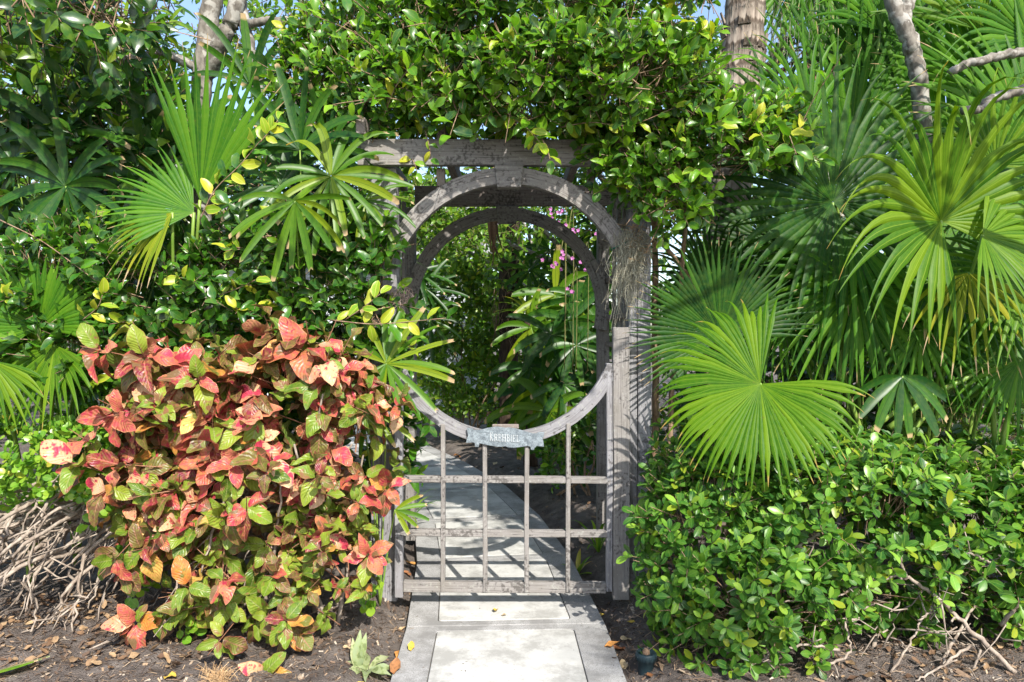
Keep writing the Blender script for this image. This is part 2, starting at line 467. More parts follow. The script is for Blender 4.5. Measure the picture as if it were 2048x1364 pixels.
M['rhapis_lit'] = leaf_mat('lady_palm_sunlit_tone', [(0, (0.04, 0.13, 0.006)), (0.6, (0.09, 0.20, 0.008)), (1, (0.21, 0.28, 0.012))], rib=(0.04, 0.10, 0.01), tip=TIP, tip_at=0.95, trans=0.36, tcol=(1.7, 1.6, 0.4), rough=0.38, streak=0.5, vary=0.10, spec=0.25, mottle_scale=55, mottle=(0.16, 0.13, 0.03), mottle_lo=0.71)  # brighter copy of the lady palm green, sunlit look put into the colour
M['strap'] = leaf_mat('strap_leaf', [(0, (0.09, 0.2, 0.02)), (0.6, (0.18, 0.30, 0.03)), (1, (0.40, 0.32, 0.05))], rough=0.35, tip=(0.4, 0.22, 0.08), tip_at=0.9)
M['wilt'] = leaf_mat('wilted_leaf', [(0, (0.24, 0.30, 0.16)), (1, (0.34, 0.36, 0.20))], mottle=(0.16, 0.2, 0.08), mottle_lo=0.5, rough=0.6)
M['dead'] = rand_mat('dead_leaf', [(0, (0.09, 0.05, 0.03)), (0.4, (0.18, 0.105, 0.055)), (0.8, (0.30, 0.20, 0.11)), (1, (0.12, 0.075, 0.05))])
M['fall_yellow'] = rand_mat('fallen_leaf_yellow', [(0, (0.55, 0.36, 0.04)), (1, (0.62, 0.44, 0.08))], 0.5)
M['fall_orange'] = rand_mat('fallen_leaf_orange', [(0, (0.45, 0.17, 0.04)), (1, (0.5, 0.25, 0.07))], 0.5)
M['fall_brown'] = rand_mat('fallen_leaf_brown', [(0, (0.20, 0.08, 0.035)), (1, (0.32, 0.15, 0.06))], 0.6)
M['fall_tan'] = rand_mat('fallen_leaf_tan', [(0, (0.42, 0.29, 0.16)), (1, (0.52, 0.42, 0.25))], 0.6)
M['petal'] = rand_mat('orchid_petal', [(0, (0.36, 0.07, 0.30)), (1, (0.52, 0.20, 0.46))], 0.5)
M['redpod'] = rand_mat('red_brown_bract', [(0, (0.14, 0.05, 0.035)), (0.6, (0.26, 0.10, 0.06)), (1, (0.42, 0.2, 0.12))], 0.6)
M['petiole'] = noise_mat('palm_petiole', [(0.3, (0.10, 0.20, 0.03)), (0.7, (0.22, 0.30, 0.05))], 6, 0.4, 0.1)
M['twig'] = bark_mat('thin_twig', (0.14, 0.085, 0.05), (0.30, 0.21, 0.14), 60)
M['greentwig'] = bark_mat('green_twig', (0.10, 0.12, 0.03), (0.22, 0.20, 0.08), 60)
M['redstem'] = bark_mat('red_stem', (0.20, 0.07, 0.04), (0.30, 0.17, 0.10), 60)
M['branch'] = bark_mat('bare_branch', (0.14, 0.105, 0.08), (0.35, 0.295, 0.24), 45, bump=0.3)
M['greybark'] = bark_mat('mottled_grey_bark', (0.085, 0.074, 0.063), (0.22, 0.20, 0.17), 40, patch=(0.30, 0.285, 0.255), stretch=0.5, bump=0.18)
M['darkbark'] = bark_mat('dark_bark', (0.02, 0.014, 0.01), (0.075, 0.05, 0.034), 30)
M['palmbark'] = bark_mat('palm_trunk_bark', (0.075, 0.055, 0.042), (0.31, 0.26, 0.21), 42, stretch=0.13, rings=46, bump=0.9)
M['wood'] = wood_mat('weathered_timber', (0.205, 0.191, 0.18), (0.045, 0.04, 0.037), (0.155, 0.14, 0.12))
M['wood_dark'] = wood_mat('weathered_timber_grey', (0.22, 0.216, 0.225), (0.05, 0.048, 0.052), (0.16, 0.15, 0.15))
M['wood_brown'] = wood_mat('weathered_timber_brown', (0.21, 0.178, 0.16), (0.055, 0.043, 0.038), (0.16, 0.128, 0.11))
M['soil'] = noise_mat('dark_soil', [(0.25, (0.045, 0.036, 0.03)), (0.5, (0.115, 0.095, 0.082)), (0.75, (0.20, 0.172, 0.15))], 9, 0.95, 0.9, 0.03, 12, speck=(0.24, 0.19, 0.15), speck_scale=160, speck_lo=0.66)
M['paver'] = noise_mat('aggregate_concrete', [(0.3, (0.26, 0.257, 0.25)), (0.7, (0.37, 0.366, 0.356))], 5, 0.9, 0.5, 0.004, 8, speck=(0.17, 0.165, 0.16), speck_scale=260, speck_lo=0.56, stain=(0.17, 0.166, 0.158))
M['slab'] = noise_mat('smooth_cream_slab', [(0.3, (0.38, 0.376, 0.355)), (0.7, (0.48, 0.476, 0.45))], 6, 0.85, 0.25, 0.003, 10, speck=(0.24, 0.23, 0.20), speck_scale=70, speck_lo=0.68, stain=(0.25, 0.246, 0.228))
M['sand'] = noise_mat('bedding_sand', [(0.3, (0.07, 0.06, 0.05)), (0.7, (0.14, 0.12, 0.1))], 40)
M['chip'] = rand_mat('mulch_chip', [(0, (0.04, 0.028, 0.02)), (0.4, (0.10, 0.065, 0.045)), (0.7, (0.18, 0.12, 0.08)), (0.88, (0.34, 0.24, 0.15)), (1, (0.42, 0.36, 0.29))], 0.9)
M['zinc'] = noise_mat('galvanised_plaque', [(0.35, (0.10, 0.12, 0.135)), (0.5, (0.17, 0.20, 0.22)), (0.7, (0.26, 0.30, 0.32))], 45, 0.6, 0.3, 0.003, 8, speck=(0.07, 0.085, 0.10), speck_scale=330, speck_lo=0.56)
M['letter'] = noise_mat('raised_letter', [(0.3, (0.42, 0.44, 0.45)), (0.7, (0.58, 0.60, 0.60))], 60, 0.5, 0.1)
M['moss'] = rand_mat('spanish_moss', [(0, (0.22, 0.20, 0.14)), (0.5, (0.36, 0.35, 0.26)), (1, (0.46, 0.44, 0.34))], 0.9)
M['pinkmoss'] = rand_mat('dry_air_plant', [(0, (0.30, 0.21, 0.18)), (1, (0.42, 0.34, 0.30))], 0.9)
M['hay'] = rand_mat('dry_fibre', [(0, (0.34, 0.20, 0.09)), (1, (0.52, 0.36, 0.2))], 0.9)
M['black'] = noise_mat('black_plastic', [(0.3, (0.012, 0.013, 0.015)), (0.7, (0.03, 0.032, 0.035))], 20, 0.35, 0.05)
M['teal'] = noise_mat('teal_plastic', [(0.3, (0.01, 0.045, 0.05)), (0.7, (0.02, 0.075, 0.08))], 20, 0.4, 0.05)
M['valve'] = noise_mat('sprinkler_plastic', [(0.3, (0.014, 0.03, 0.038)), (0.7, (0.03, 0.055, 0.062))], 30, 0.45, 0.1)
M['greenwire'] = noise_mat('green_wire', [(0.3, (0.0, 0.09, 0.06)), (0.7, (0.0, 0.14, 0.09))], 20, 0.4, 0.05)
M['housewall'] = noise_mat('white_house_wall', [(0.3, (0.33, 0.36, 0.38)), (0.7, (0.42, 0.45, 0.46))], 3, 0.7, 0.1)
M['louvre'] = noise_mat('grey_louvre', [(0.3, (0.3, 0.34, 0.37)), (0.7, (0.4, 0.44, 0.46))], 6, 0.6, 0.1)
M['roof'] = noise_mat('grey_roof', [(0.3, (0.2, 0.2, 0.2)), (0.7, (0.3, 0.3, 0.29))], 6, 0.8, 0.2)


# ------------------------------------------------------------------ ground
def path_center(y):
    ys = [0.0, 2.0, 2.9, 3.5, 4.2, 5.0, 5.9, 7.2, 8.6, 10.5]
    xs = [0.02, 0.0, -0.02, -0.045, -0.14, -0.28, -0.55, -1.1, -1.9, -3.2]
    return np.interp(y, ys, xs)


def ground_z(x, y):
    x = np.asarray(x, float); y = np.asarray(y, float)
    d = np.abs(x - path_center(y))
    t = np.clip((d - 0.44) / 0.22, 0, 1); t = t * t * (3 - 2 * t)
    far = np.clip((np.hypot(x, y - 4) - 5) / 4, 0, 1)
    n = 0.012 * np.sin(7.1 * x + 1.3) * np.sin(6.3 * y) + 0.008 * np.sin(17 * x + 5 * y) + 0.006 * np.sin(23 * y - 11 * x) + 0.004 * np.sin(41 * x + 2) * np.sin(37 * y)
    return -0.05 + t * (0.085 + n) * (1 - far) + far * 0.03


def axis_pts(lo, hi, step, outer):
    core = np.arange(lo, hi + 1e-6, step)
    ext = np.array([0.3, 1, 2.5, 6, 15, 40, 100, outer])
    return np.concatenate([(lo - ext)[::-1], core, hi + ext])


gx = axis_pts(-3.2, 3.2, 0.03, 400.0)
gy = axis_pts(1.0, 9.0, 0.035, 400.0)
GX, GY = np.meshgrid(gx, gy)
gv = np.stack([GX, GY, ground_z(GX, GY) + RNG.normal(0, 0.003, GX.shape) * (np.abs(GX) < 3.2)], -1).reshape(-1, 3)
nx_, ny_ = len(gx), len(gy)
ii = (np.arange(ny_ - 1)[:, None] * nx_ + np.arange(nx_ - 1)[None, :]).ravel()
ground = link('ground', mesh_np('ground', gv, np.stack([ii, ii + 1, ii + nx_ + 1, ii + nx_], 1), None, [M['soil']]))
tag(ground, 'dark brown garden soil beside the path', kind='structure')

# path: bedding with pavers, each a border ring with a smooth inset slab
path = empty('path', (0, 2.5, 0), 'pale paved garden path curving left through the gate', kind='structure')
bed = Geo()
ys = np.linspace(0.6, 9.6, 60)
for a, b in zip(ys[:-1], ys[1:]):
    ca, cb_ = path_center(a), path_center(b)
    bed.add([(ca - .43, a, -.009), (ca + .43, a, -.009), (cb_ + .43, b, -.009), (cb_ - .43, b, -.009)], [(0, 1, 2, 3)], [(0, 0)] * 4)
tag(bed.obj('bedding', M['sand'], path, False), 'dark sand in the joints')


def cross_line(y, half):
    e = 0.15
    t = np.array([path_center(y + e) - path_center(y - e), 2 * e]); t /= np.linalg.norm(t)
    n = np.array([t[1], -t[0]])
    c = np.array([path_center(y), y])
    return c - n * half, c + n * half, t


joints = [0.6, 1.32, 2.12, 3.02, 3.91, 4.74, 5.66, 6.6, 7.6, 8.6, 9.6]
for a, b in zip(joints[:-1], joints[1:]):
    l0, r0, t0 = cross_line(a, 0.44)
    l1, r1, t1 = cross_line(b, 0.44)
    g = 0.0018
    l0 = l0 + t0 * g; r0 = r0 + t0 * g; l1 = l1 - t1 * g; r1 = r1 - t1 * g
    outer = np.array([l0, r0, r1, l1])

    def bil(u, v):
        return (outer[0] * (1 - u) * (1 - v) + outer[1] * u * (1 - v) + outer[2] * u * v + outer[3] * (1 - u) * v)
    iu0, iu1, iv0, iv1 = 0.155, 0.835, 0.055, 0.945
    rr = 0.02

    def ring(u0, u1, v0, v1, rad, n=5):
        pts = []
        for (cu, cv, a0) in ((u0 + rad, v0 + rad, 180), (u1 - rad, v0 + rad, 270), (u1 - rad, v1 - rad, 0), (u0 + rad, v1 - rad, 90)):
            for k in range(n):
                an = math.radians(a0 + 90 * k / (n - 1))
                pts.append(bil(cu + rad * math.cos(an), cv + rad * math.sin(an)))
        return np.array(pts)
    ro = ring(0, 1, 0, 1, 0.006)
    ri = ring(iu0, iu1, iv0, iv1, rr)
    ris = ring(iu0 + .004, iu1 - .004, iv0 + .004, iv1 - .004, rr)
    n = len(ro)
    zt = random.uniform(-0.0015, 0.0015)
    G = Geo()

    def loop(p, z): return np.concatenate([p, np.full((n, 1), z)], 1)
    cen = bil(.5, .5)
    shrink = ro + (cen - ro) * 0.006
    v = np.concatenate([loop(ro, -.045), loop(ro, zt - .006), loop(shrink, zt), loop(ri + (ri - cen) * .006, zt), loop(ri, zt - .003), loop(ri, zt - .007)])
    q = []
    for k in range(5):
        for j in range(n):
            j2 = (j + 1) % n
            q.append((k * n + j, k * n + j2, (k + 1) * n + j2, (k + 1) * n + j))
    G.add(v, q, v[:, :2])
    pv = G.obj('paver', M['paver'], path, False)
    G = Geo()
    v = np.concatenate([loop(ris, zt - .007), loop(ris, zt - .002), loop(ris + (cen - ris) * .01, zt + .001), loop(ris + (cen - ris) * .5, zt + .001), loop(ris + (cen - ris) * .999, zt + .001)])
    q = []
    for k in range(4):
        for j in range(n):
            j2 = (j + 1) % n
            q.append((k * n + j, k * n + j2, (k + 1) * n + j2, (k + 1) * n + j))
    G.add(v, q, v[:, :2])
    G.obj('inset_slab', M['slab'], pv, False)


# ------------------------------------------------------------------ timber
def board(name, lo, hi, grain, mat, parent, warp=0.0012, rot=None, pivot=None, bev=0.0025):
    """a sawn board between two corners; grain = 0,1,2 (axis of its length)"""
    lo = np.array(lo, float); hi = np.array(hi, float)
    bm = bmesh.new()
    bmesh.ops.create_cube(bm, size=1.0)
    c = (lo + hi) / 2; s = hi - lo
    for v in bm.verts: v.co = Vector(c) + Vector((v.co.x * s[0], v.co.y * s[1], v.co.z * s[2]))
    ed = [e for e in bm.edges if abs((e.verts[0].co - e.verts[1].co)[grain]) > s[grain] * 0.9]
    bmesh.ops.subdivide_edges(bm, edges=ed, cuts=max(2, int(s[grain] / 0.12)))
    sharp = [e for e in bm.edges if len(e.link_faces) == 2 and e.calc_face_angle(0) > 0.5]
    bmesh.ops.bevel(bm, geom=sharp, offset=bev, segments=1, affect='EDGES')
    ph = random.uniform(0, 6)
    for v in bm.verts:
        k = v.co[grain] * 5 + ph
        v.co += Vector((math.sin(k) * warp, math.sin(k * 1.3 + 1) * warp, math.sin(k * 0.8 + 2) * warp)) + Vector([random.gauss(0, warp * 0.25) for _ in range(3)])
    uvl = bm.loops.layers.uv.new('UVMap')
    oth = [i for i in range(3) if i != grain]
    off = random.uniform(0, 3)
    for f in bm.faces:
        for l in f.loops:
            l[uvl].uv = (l.vert.co[grain], l.vert.co[oth[0]] + l.vert.co[oth[1]] + off)
    if rot is not None:
        bmesh.ops.rotate(bm, verts=bm.verts, cent=Vector(pivot if pivot is not None else c), matrix=rot)
    return bm_obj(name, bm, mat, parent)


def arc_board(name, cx, cz, r0, r1, a0, a1, y0, y1, mat, parent, n=18):
    G = Geo()
    an = np.radians(np.linspace(a0, a1, n))
    off = random.uniform(0, 3)
    prof = [(r0, y0), (r1, y0), (r1, y1), (r0, y1)]
    vs = []; us = []
    for i, a in enumerate(an):
        j = random.gauss(0, 0.0008)
        for (r, y) in prof:
            vs.append((cx + (r + j) * math.cos(a), y, cz + (r + j) * math.sin(a)))
            us.append((a * (r0 + r1) / 2 + off, r + y))
    q = []
    for i in range(n - 1):
        for k in range(4):
            k2 = (k + 1) % 4
            q.append((i * 4 + k, i * 4 + k2, (i + 1) * 4 + k2, (i + 1) * 4 + k))
    q.append((3, 2, 1, 0)); o = (n - 1) * 4
    q.append((o, o + 1, o + 2, o + 3))
    G.add(vs, q, us)
    ob = G.obj(name, mat, parent, False)
    bm = bmesh.new(); bm.from_mesh(ob.data); bmesh.ops.recalc_face_normals(bm, faces=bm.faces); bm.to_mesh(ob.data); bm.free()
    return ob


def gX(px): return (px - 1024) / 425.0
def gZ(py): return (1215 - py) / 425.0


GY0 = 3.21                      # front face of the gate
arbor = empty('garden_arbor', (0, 3.7, 0), 'weathered grey timber arbor with round arches over the gate', 'arbor')
AF = 3.285                      # front face of the arbor's posts
# front posts: each two boards
board('post', (0.562, AF, 0.0), (0.603, AF + .09, 2.086), 2, M['wood_dark'], arbor)
board('post', (0.6055, AF - .004, 0.0), (0.668, AF + .09, 2.086), 2, M['wood_dark'], arbor)
board('post', (-0.628, AF, 0.0), (-0.556, AF + .09, 2.086), 2, M['wood_dark'], arbor)
board('post', (-0.68, AF + .006, 0.0), (-0.631, AF + .09, 2.086), 2, M['wood_dark'], arbor)
# rear posts
AR = 4.24
board('post', (0.535, AR, 0.0), (0.605, AR + .09, 2.072), 2, M['wood'], arbor)
board('post', (-0.675, AR, 0.0), (-0.605, AR + .09, 2.072), 2, M['wood'], arbor)
# beams
bf = board('beam', (-0.735, AF - .045, 2.088), (0.80, AF - .005, 2.212), 0, M['wood'], arbor)
br = board('beam', (-0.60, AR - .045, 2.074), (0.70, AR - .005, 2.197), 0, M['wood_brown'], arbor)
# rafters running front to back on top of the beams
for x in (-0.70, -0.34, 0.0, 0.35, 0.71):
    board('rafter', (x - .022, 3.16 if abs(x) > .6 else 3.27, 2.214), (x + .022, 4.45, 2.29), 1, M['wood_brown'], arbor)
# short uprights between rear beam and arch spandrels
board('spandrel_post', (-0.365, AR - .03, 2.200), (-0.335, AR + .02, 2.2135), 2, M['wood'], arbor)
for x in (-.345, .385):
    board('spandrel_post', (x - .02, AF + .012, 2.0), (x + .02, AF + .05, 2.086), 2, M['wood_brown'], arbor)
# front arch, two halves butting on a keystone
fx, fz = -0.017, 1.446
fo, fi = 0.632, 0.553
arc_board('arch_segment', fx, fz, fi, fo, 25.5, 86.8, AF - .047, AF - .006, M['wood'], arbor)
arc_board('arch_segment', fx, fz, fi, fo, 93.2, 156, AF - .047, AF - .006, M['wood'], arbor)


def keystone(cx, zt, zb, wt, wb, y0, y1, mat):
    bm = bmesh.new()
    vs = [bm.verts.new(p) for y in (y0, y1) for p in ((cx - wt, y, zt), (cx + wt, y, zt), (cx + wb, y, zb), (cx - wb, y, zb))]
    for f in ((0, 1, 2, 3), (7, 6, 5, 4), (0, 4, 5, 1), (1, 5, 6, 2), (2, 6, 7, 3), (3, 7, 4, 0)):
        bm.faces.new([vs[i] for i in f])
    bmesh.ops.bevel(bm, geom=list(bm.edges), offset=.003, segments=1, affect='EDGES')
    uvl = bm.loops.layers.uv.new('UVMap')
    for f in bm.faces:
        for l in f.loops: l[uvl].uv = (l.vert.co.x, l.vert.co.z + l.vert.co.y)
    return bm_obj('keystone', bm, mat, arbor)


keystone(-0.014, 2.086, 1.981, 0.069, 0.057, AF - .062, AF - .004, M['wood'])
rx, rz = -0.034, 1.436
ro_, ri_ = 0.628, 0.552
arc_board('arch_segment', rx, rz, ri_, ro_, 30, 86.8, AR - .046, AR - .006, M['wood'], arbor)
arc_board('arch_segment', rx, rz, ri_, ro_, 93.2, 152, AR - .046, AR - .006, M['wood'], arbor)
arc_board('arch_segment', rx, rz, ri_, ro_, -12, 29.7, AR - .046, AR - .006, M['wood'], arbor)
arc_board('arch_segment', rx, rz, ri_, ro_, 152.3, 192, AR - .046, AR - .006, M['wood'], arbor)
keystone(-0.03, 2.072, 1.965, 0.069, 0.057, AR - .060, AR - .004, M['wood'])
# side lattices between front and rear posts
for sx in (0.60, -0.655):
    for y in (3.50, 3.68, 3.86, 4.04):
        board('lattice_upright', (sx, y, 0.03), (sx + .02, y + .05, 2.07), 2, M['wood'], arbor)
    for z in (0.45, 0.83, 1.21, 1.37, 1.60, 1.86):
        board('lattice_rung', (sx - .022, AF + .095, z), (sx - .002, AR - .004, z + .028), 1, M['wood_brown'], arbor)
# green tie wire round the right post and the arch foot
G = Geo()
an = np.linspace(0, 2 * math.pi, 14)
for (x0, x1, y0, y1, z, tilt) in ((0.545, 0.674, AF - .012, AF + .096, 1.706, 0.004),):
    pts = [(x0, y0, z), (x1, y0, z - tilt), (x1, y1, z), (x0, y1, z + tilt), (x0, y0, z)]
    tube(G, np.array(pts), .0022, 5)
pa = lambda r, y: (fx + r * math.cos(math.radians(26.3)), y, fz + r * math.sin(math.radians(26.3)))
tube(G, np.array([pa(fi - .004, AF - .050), pa(fo + .004, AF - .050), pa(fo + .004, AF - .003), pa(fi - .004, AF - .003), pa(fi - .004, AF - .050)]), .004, 5)
G.obj('tie_wire', M['greenwire'], arbor)

# gate
gate = empty('garden_gate', (0.5, GY0, 0), 'low weathered timber gate with curved top rail and square grid', 'gate')
gd = .036
board('stile', (gX(1213), GY0 - .004, 0.075), (gX(1225), GY0 + gd, gZ(726)), 2, M['wood_dark'], gate)
board('stile', (gX(1226), GY0 - .012, 0.04), (gX(1258.5), GY0 + gd, gZ(654)), 2, M['wood'], gate)
board('stile', (gX(789), GY0, 0.045), (gX(805), GY0 + gd, gZ(742)), 2, M['wood_dark'], gate)
for (y0, y1, x0, x1) in ((953, 966, 806, 1221), (1060, 1073.5, 800, 1221), (1164, 1185, 806, 1212)):
    d = 0.004 if y1 < 1100 else -.004
    board('rail', (gX(x0), GY0 + d - (.008 if y1 < 1100 else 0), gZ(y1)), (gX(x1), GY0 + .028, gZ(y0)), 0, M['wood'], gate, rot=Matrix.Rotation(math.radians(0.5), 3, 'Y'))
gcx, gcz, gro, gri = -0.033, 1.341, 0.577, 0.518
for px in (886, 970, 1053.5, 1136):
    x = gX(px)
    zt = gcz - math.sqrt(gro ** 2 - (x - gcx) ** 2) + .02
    board('bar', (x - .0105, GY0 - .011, gZ(1183)), (x + .0105, GY0 + .018, zt), 2, M['wood'], gate)
arc_board('curved_rail', gcx, gcz, gri, gro, 204, 337.3, GY0 - .002, GY0 + .034, M['wood_dark'], gate, 30)
board('hinge_block', (gX(985), GY0 + .006, gZ(858)), (gX(1038), GY0 + .032, gZ(849.5)), 0, M['wood_brown'], gate)

# name plaque with raised letters
SCL = 9.309


def sp(x, y): return ((900 + x / SCL - 1010) / 425.0, -(820 + y / SCL - 876) / 425.0)


outl = [(318, 322), (420, 335), (455, 365), (560, 362), (700, 322), (860, 298), (960, 306), (1030, 322), (1100, 312), (1240, 335), (1400, 388), (1540, 425), (1610, 425), (1645, 402), (1748, 402),
        (1745, 460), (1722, 530), (1738, 600), (1742, 670), (1610, 655), (1598, 668), (1572, 690), (1560, 732), (1502, 726), (1496, 672), (1440, 655), (1300, 672), (1180, 688), (1080, 682), (1030, 660), (980, 672), (860, 668), (700, 640), (560, 608), (546, 630), (540, 676), (470, 670), (466, 610), (440, 590), (305, 598), (318, 530), (342, 460), (328, 390)]
plaque = empty('name_plaque', (gX(1010), GY0 - .024, gZ(876)), 'pale grey metal name plaque with raised letters on the gate\'s curved rail', 'sign')
bm = bmesh.new()
fr = [bm.verts.new((sp(*p)[0], 0, sp(*p)[1])) for p in outl]
f = bm.faces.new(fr)
r = bmesh.ops.extrude_face_region(bm, geom=[f])
for v in [e for e in r['geom'] if isinstance(e, bmesh.types.BMVert)]: v.co.y += .011
sharp = [e for e in bm.edges if abs(e.calc_face_angle(0)) > 0.8 and abs(e.verts[0].co.y - e.verts[1].co.y) < 1e-6 and e.verts[0].co.y < .005]
bmesh.ops.bevel(bm, geom=sharp, offset=.0016, segments=2, affect='EDGES')
bmesh.ops.triangulate(bm, faces=[f for f in bm.faces if len(f.verts) > 4])
bmesh.ops.recalc_face_normals(bm, faces=bm.faces)
me = bpy.data.meshes.new('plate'); bm.to_mesh(me); bm.free(); me.materials.append(M['zinc'])
o = link('plate', me, plaque, False)
# thin raised border line, and a small flourish either side
G = Geo()
for (xa, ya, xb, yb) in ((500, 392, 1500, 452), (760, 548, 1310, 575)):
    a = sp(xa, ya); b = sp(xb, yb)
    tube(G, np.array([(a[0], -.0005, a[1]), ((a[0] + b[0]) / 2, -.0005, (a[1] + b[1]) / 2 + .001), (b[0], -.0005, b[1])]), .0009, 5)
for (cx, cy, s) in ((640, 500, 1), (1420, 540, -1)):
    pts = []
    for t in np.linspace(0, 2.6 * math.pi, 22):
        rr = 44 * (1 - t / 11)
        a = sp(cx + s * rr * math.cos(t), cy + rr * 0.7 * math.sin(t)); pts.append((a[0], -.0003, a[1]))
    tube(G, np.array(pts), .0011, 5)
link('relief_line', G.mesh('relief_line', [M['zinc']]), plaque, False)

# strokes of each letter on a unit cell: (x0,y0,x1,y1,width)
ser = .09
LET = {
    'K': [(.12, 0, .12, 1, .16), (.12, .42, .82, 1, .10), (.32, .55, .9, 0, .15), (0, 1, .26, 1, ser), (0, 0, .26, 0, ser), (.68, 1, .95, 1, ser), (.72, 0, 1, 0, ser)],
    'R': [(.14, 0, .14, 1, .16), (.14, 1, .6, 1, ser), (.6, 1, .8, .86, .12), (.8, .86, .8, .66, .14), (.8, .66, .6, .5, .12), (.14, .5, .6, .5, ser), (.48, .5, .92, 0, .15), (0, 0, .3, 0, ser), (0, 1, .2, 1, ser)],
    'E': [(.14, 0, .14, 1, .16), (0, 1, .8, 1, ser), (.14, .52, .62, .52, ser), (0, 0, .85, 0, ser), (.8, 1, .8, .82, .08), (.85, 0, .85, .2, .08), (.62, .4, .62, .64, .08)],
    'H': [(.16, 0, .16, 1, .16), (.84, 0, .84, 1, .16), (.16, .52, .84, .52, ser), (0, 0, .32, 0, ser), (0, 1, .32, 1, ser), (.68, 0, 1, 0, ser), (.68, 1, 1, 1, ser)],
    'B': [(.14, 0, .14, 1, .16), (0, 1, .6, 1, ser), (.6, 1, .76, .86, .12), (.76, .86, .76, .68, .13), (.76, .68, .6, .54, .12), (.14, .54, .62, .54, ser), (.62, .54, .86, .38, .12), (.86, .38, .86, .18, .14), (.86, .18, .64, 0, .12), (0, 0, .64, 0, ser)],
    'I': [(.5, 0, .5, 1, .2), (.2, 0, .8, 0, ser), (.2, 1, .8, 1, ser)],
    'L': [(.16, 0, .16, 1, .18), (0, 1, .36, 1, ser), (0, 0, .86, 0, ser), (.86, 0, .86, .24, .09)],
}
word = [('K', 752, 812, 408, 556), ('R', 828, 898, 434, 560), ('E', 906, 966, 438, 562), ('H', 974, 1052, 442, 566), ('B', 1062, 1124, 446, 568), ('I', 1130, 1166, 450, 571), ('E', 1172, 1232, 452, 572), ('L', 1240, 1302, 456, 575)]
for (ch, x0, x1, yt, yb) in word:
    bm = bmesh.new()
    w = (x1 - x0) * .84; h = yb - yt
    for (a, b, c, d, sw) in LET[ch]:
        p = np.array(sp(x0 + a * w, yb - b * h)); q = np.array(sp(x0 + c * w, yb - d * h))
        dv = q - p; ln = np.linalg.norm(dv); dv = dv / ln
        hw = sw * w * 0.43 / SCL / 425
        nv = np.array([-dv[1], dv[0]]) * hw
        e = dv * hw * 0.6
        cs = [p - e + nv, q + e + nv, q + e - nv, p - e - nv]
        # each stroke stands a hair off its neighbours so no two faces share a plane
        yy = -.0042 - random.uniform(0, .0004)
        vs = [bm.verts.new((c_[0], y_, c_[1])) for y_ in (.001, yy) for c_ in cs]
        for fc in ((3, 2, 1, 0), (4, 5, 6, 7), (0, 1, 5, 4), (1, 2, 6, 5), (2, 3, 7, 6), (3, 0, 4, 7)):
            bm.faces.new([vs[i] for i in fc])
    bmesh.ops.recalc_face_normals(bm, faces=bm.faces)
    me = bpy.data.meshes.new('letter'); bm.to_mesh(me); bm.free(); me.materials.append(M['letter'])
    link('letter', me, plaque, False)


# ------------------------------------------------------------------ leaves: templates and plants
def leaf_tmpl(w, rows=6, fold=0.25, curl=0.15, shape=1.0, peak=0.45, wave=0.0, seed=0, stem=0.06, tooth=0.06):
    """leaf of length 1 along +Y, its face to +Z; w = width / length; all quads, two halves meeting on the midrib"""
    rg = np.random.default_rng(seed)
    t = np.linspace(0, 1, rows); t = .45 * t + .55 * (1 - np.cos(math.pi * t)) / 2
    k = math.log(0.5) / math.log(peak)
    half = 0.5 * w * np.sin(math.pi * np.clip(t, 0, 1) ** k) ** shape
    half[0] = 0.012; half[-1] = 0.006
    v = []; u = []
    for i, tt in enumerate(t):
        y = stem + (1 - stem) * tt
        z = -curl * tt * tt + 0.35 * curl * tt
        wv = wave * math.sin(tt * 9 + seed) * half[i]
        rl, rr_ = half[i] * (1 + rg.normal(0, tooth)), half[i] * (1 + rg.normal(0, tooth))
        v += [(-rl, y, z + fold * rl + wv), (0, y, z), (rr_, y, z + fold * rr_ - wv)]
        u += [(0, tt), (0.5, tt), (1, tt)]
    q = []
    for i in range(rows - 1):
        for c in (0, 1):
            a = i * 3 + c
            q.append((a, a + 1, a + 4, a + 3))
    return np.array(v), np.array(q), np.array(u)


T_OV = [leaf_tmpl(.50, 8, .35, .25, .62, .50, .18, s) for s in range(3)] + [leaf_tmpl(.44, 8, .8, .45, .66, .48, .35, 9), leaf_tmpl(.55, 8, .55, -.28, .62, .52, .3, 12), leaf_tmpl(.40, 8, .3, .3, .75, .45, .2, 15)]
T_OB = [leaf_tmpl(.46, 7, .22, .14, .60, .60, .05, s) for s in range(3)] + [leaf_tmpl(.42, 7, .5, .22, .62, .58, .1, 7), leaf_tmpl(.5, 7, .15, -.15, .6, .6, .1, 8)]
T_RD = [leaf_tmpl(.74, 6, .2, .1, .55, .55, .05, s) for s in range(3)]
T_CO = [leaf_tmpl(.56, 12, .26, .45, .70, .48, .38, s, .08, .06) for s in range(4)] + [leaf_tmpl(.42, 12, .85, .6, .72, .45, .5, 8, .08, .07), leaf_tmpl(.64, 12, .12, .25, .62, .50, .4, 11, .08, .06), leaf_tmpl(.50, 12, .4, -.3, .7, .46, .5, 13, .08, .06)]
T_EL = [leaf_tmpl(.44, 6, .3, .25, .9, .45, .12, s) for s in range(4)]
T_BG = [leaf_tmpl(.55, 4, .3, .2, .9, .45, .1, s) for s in range(3)]

PLANTS = []


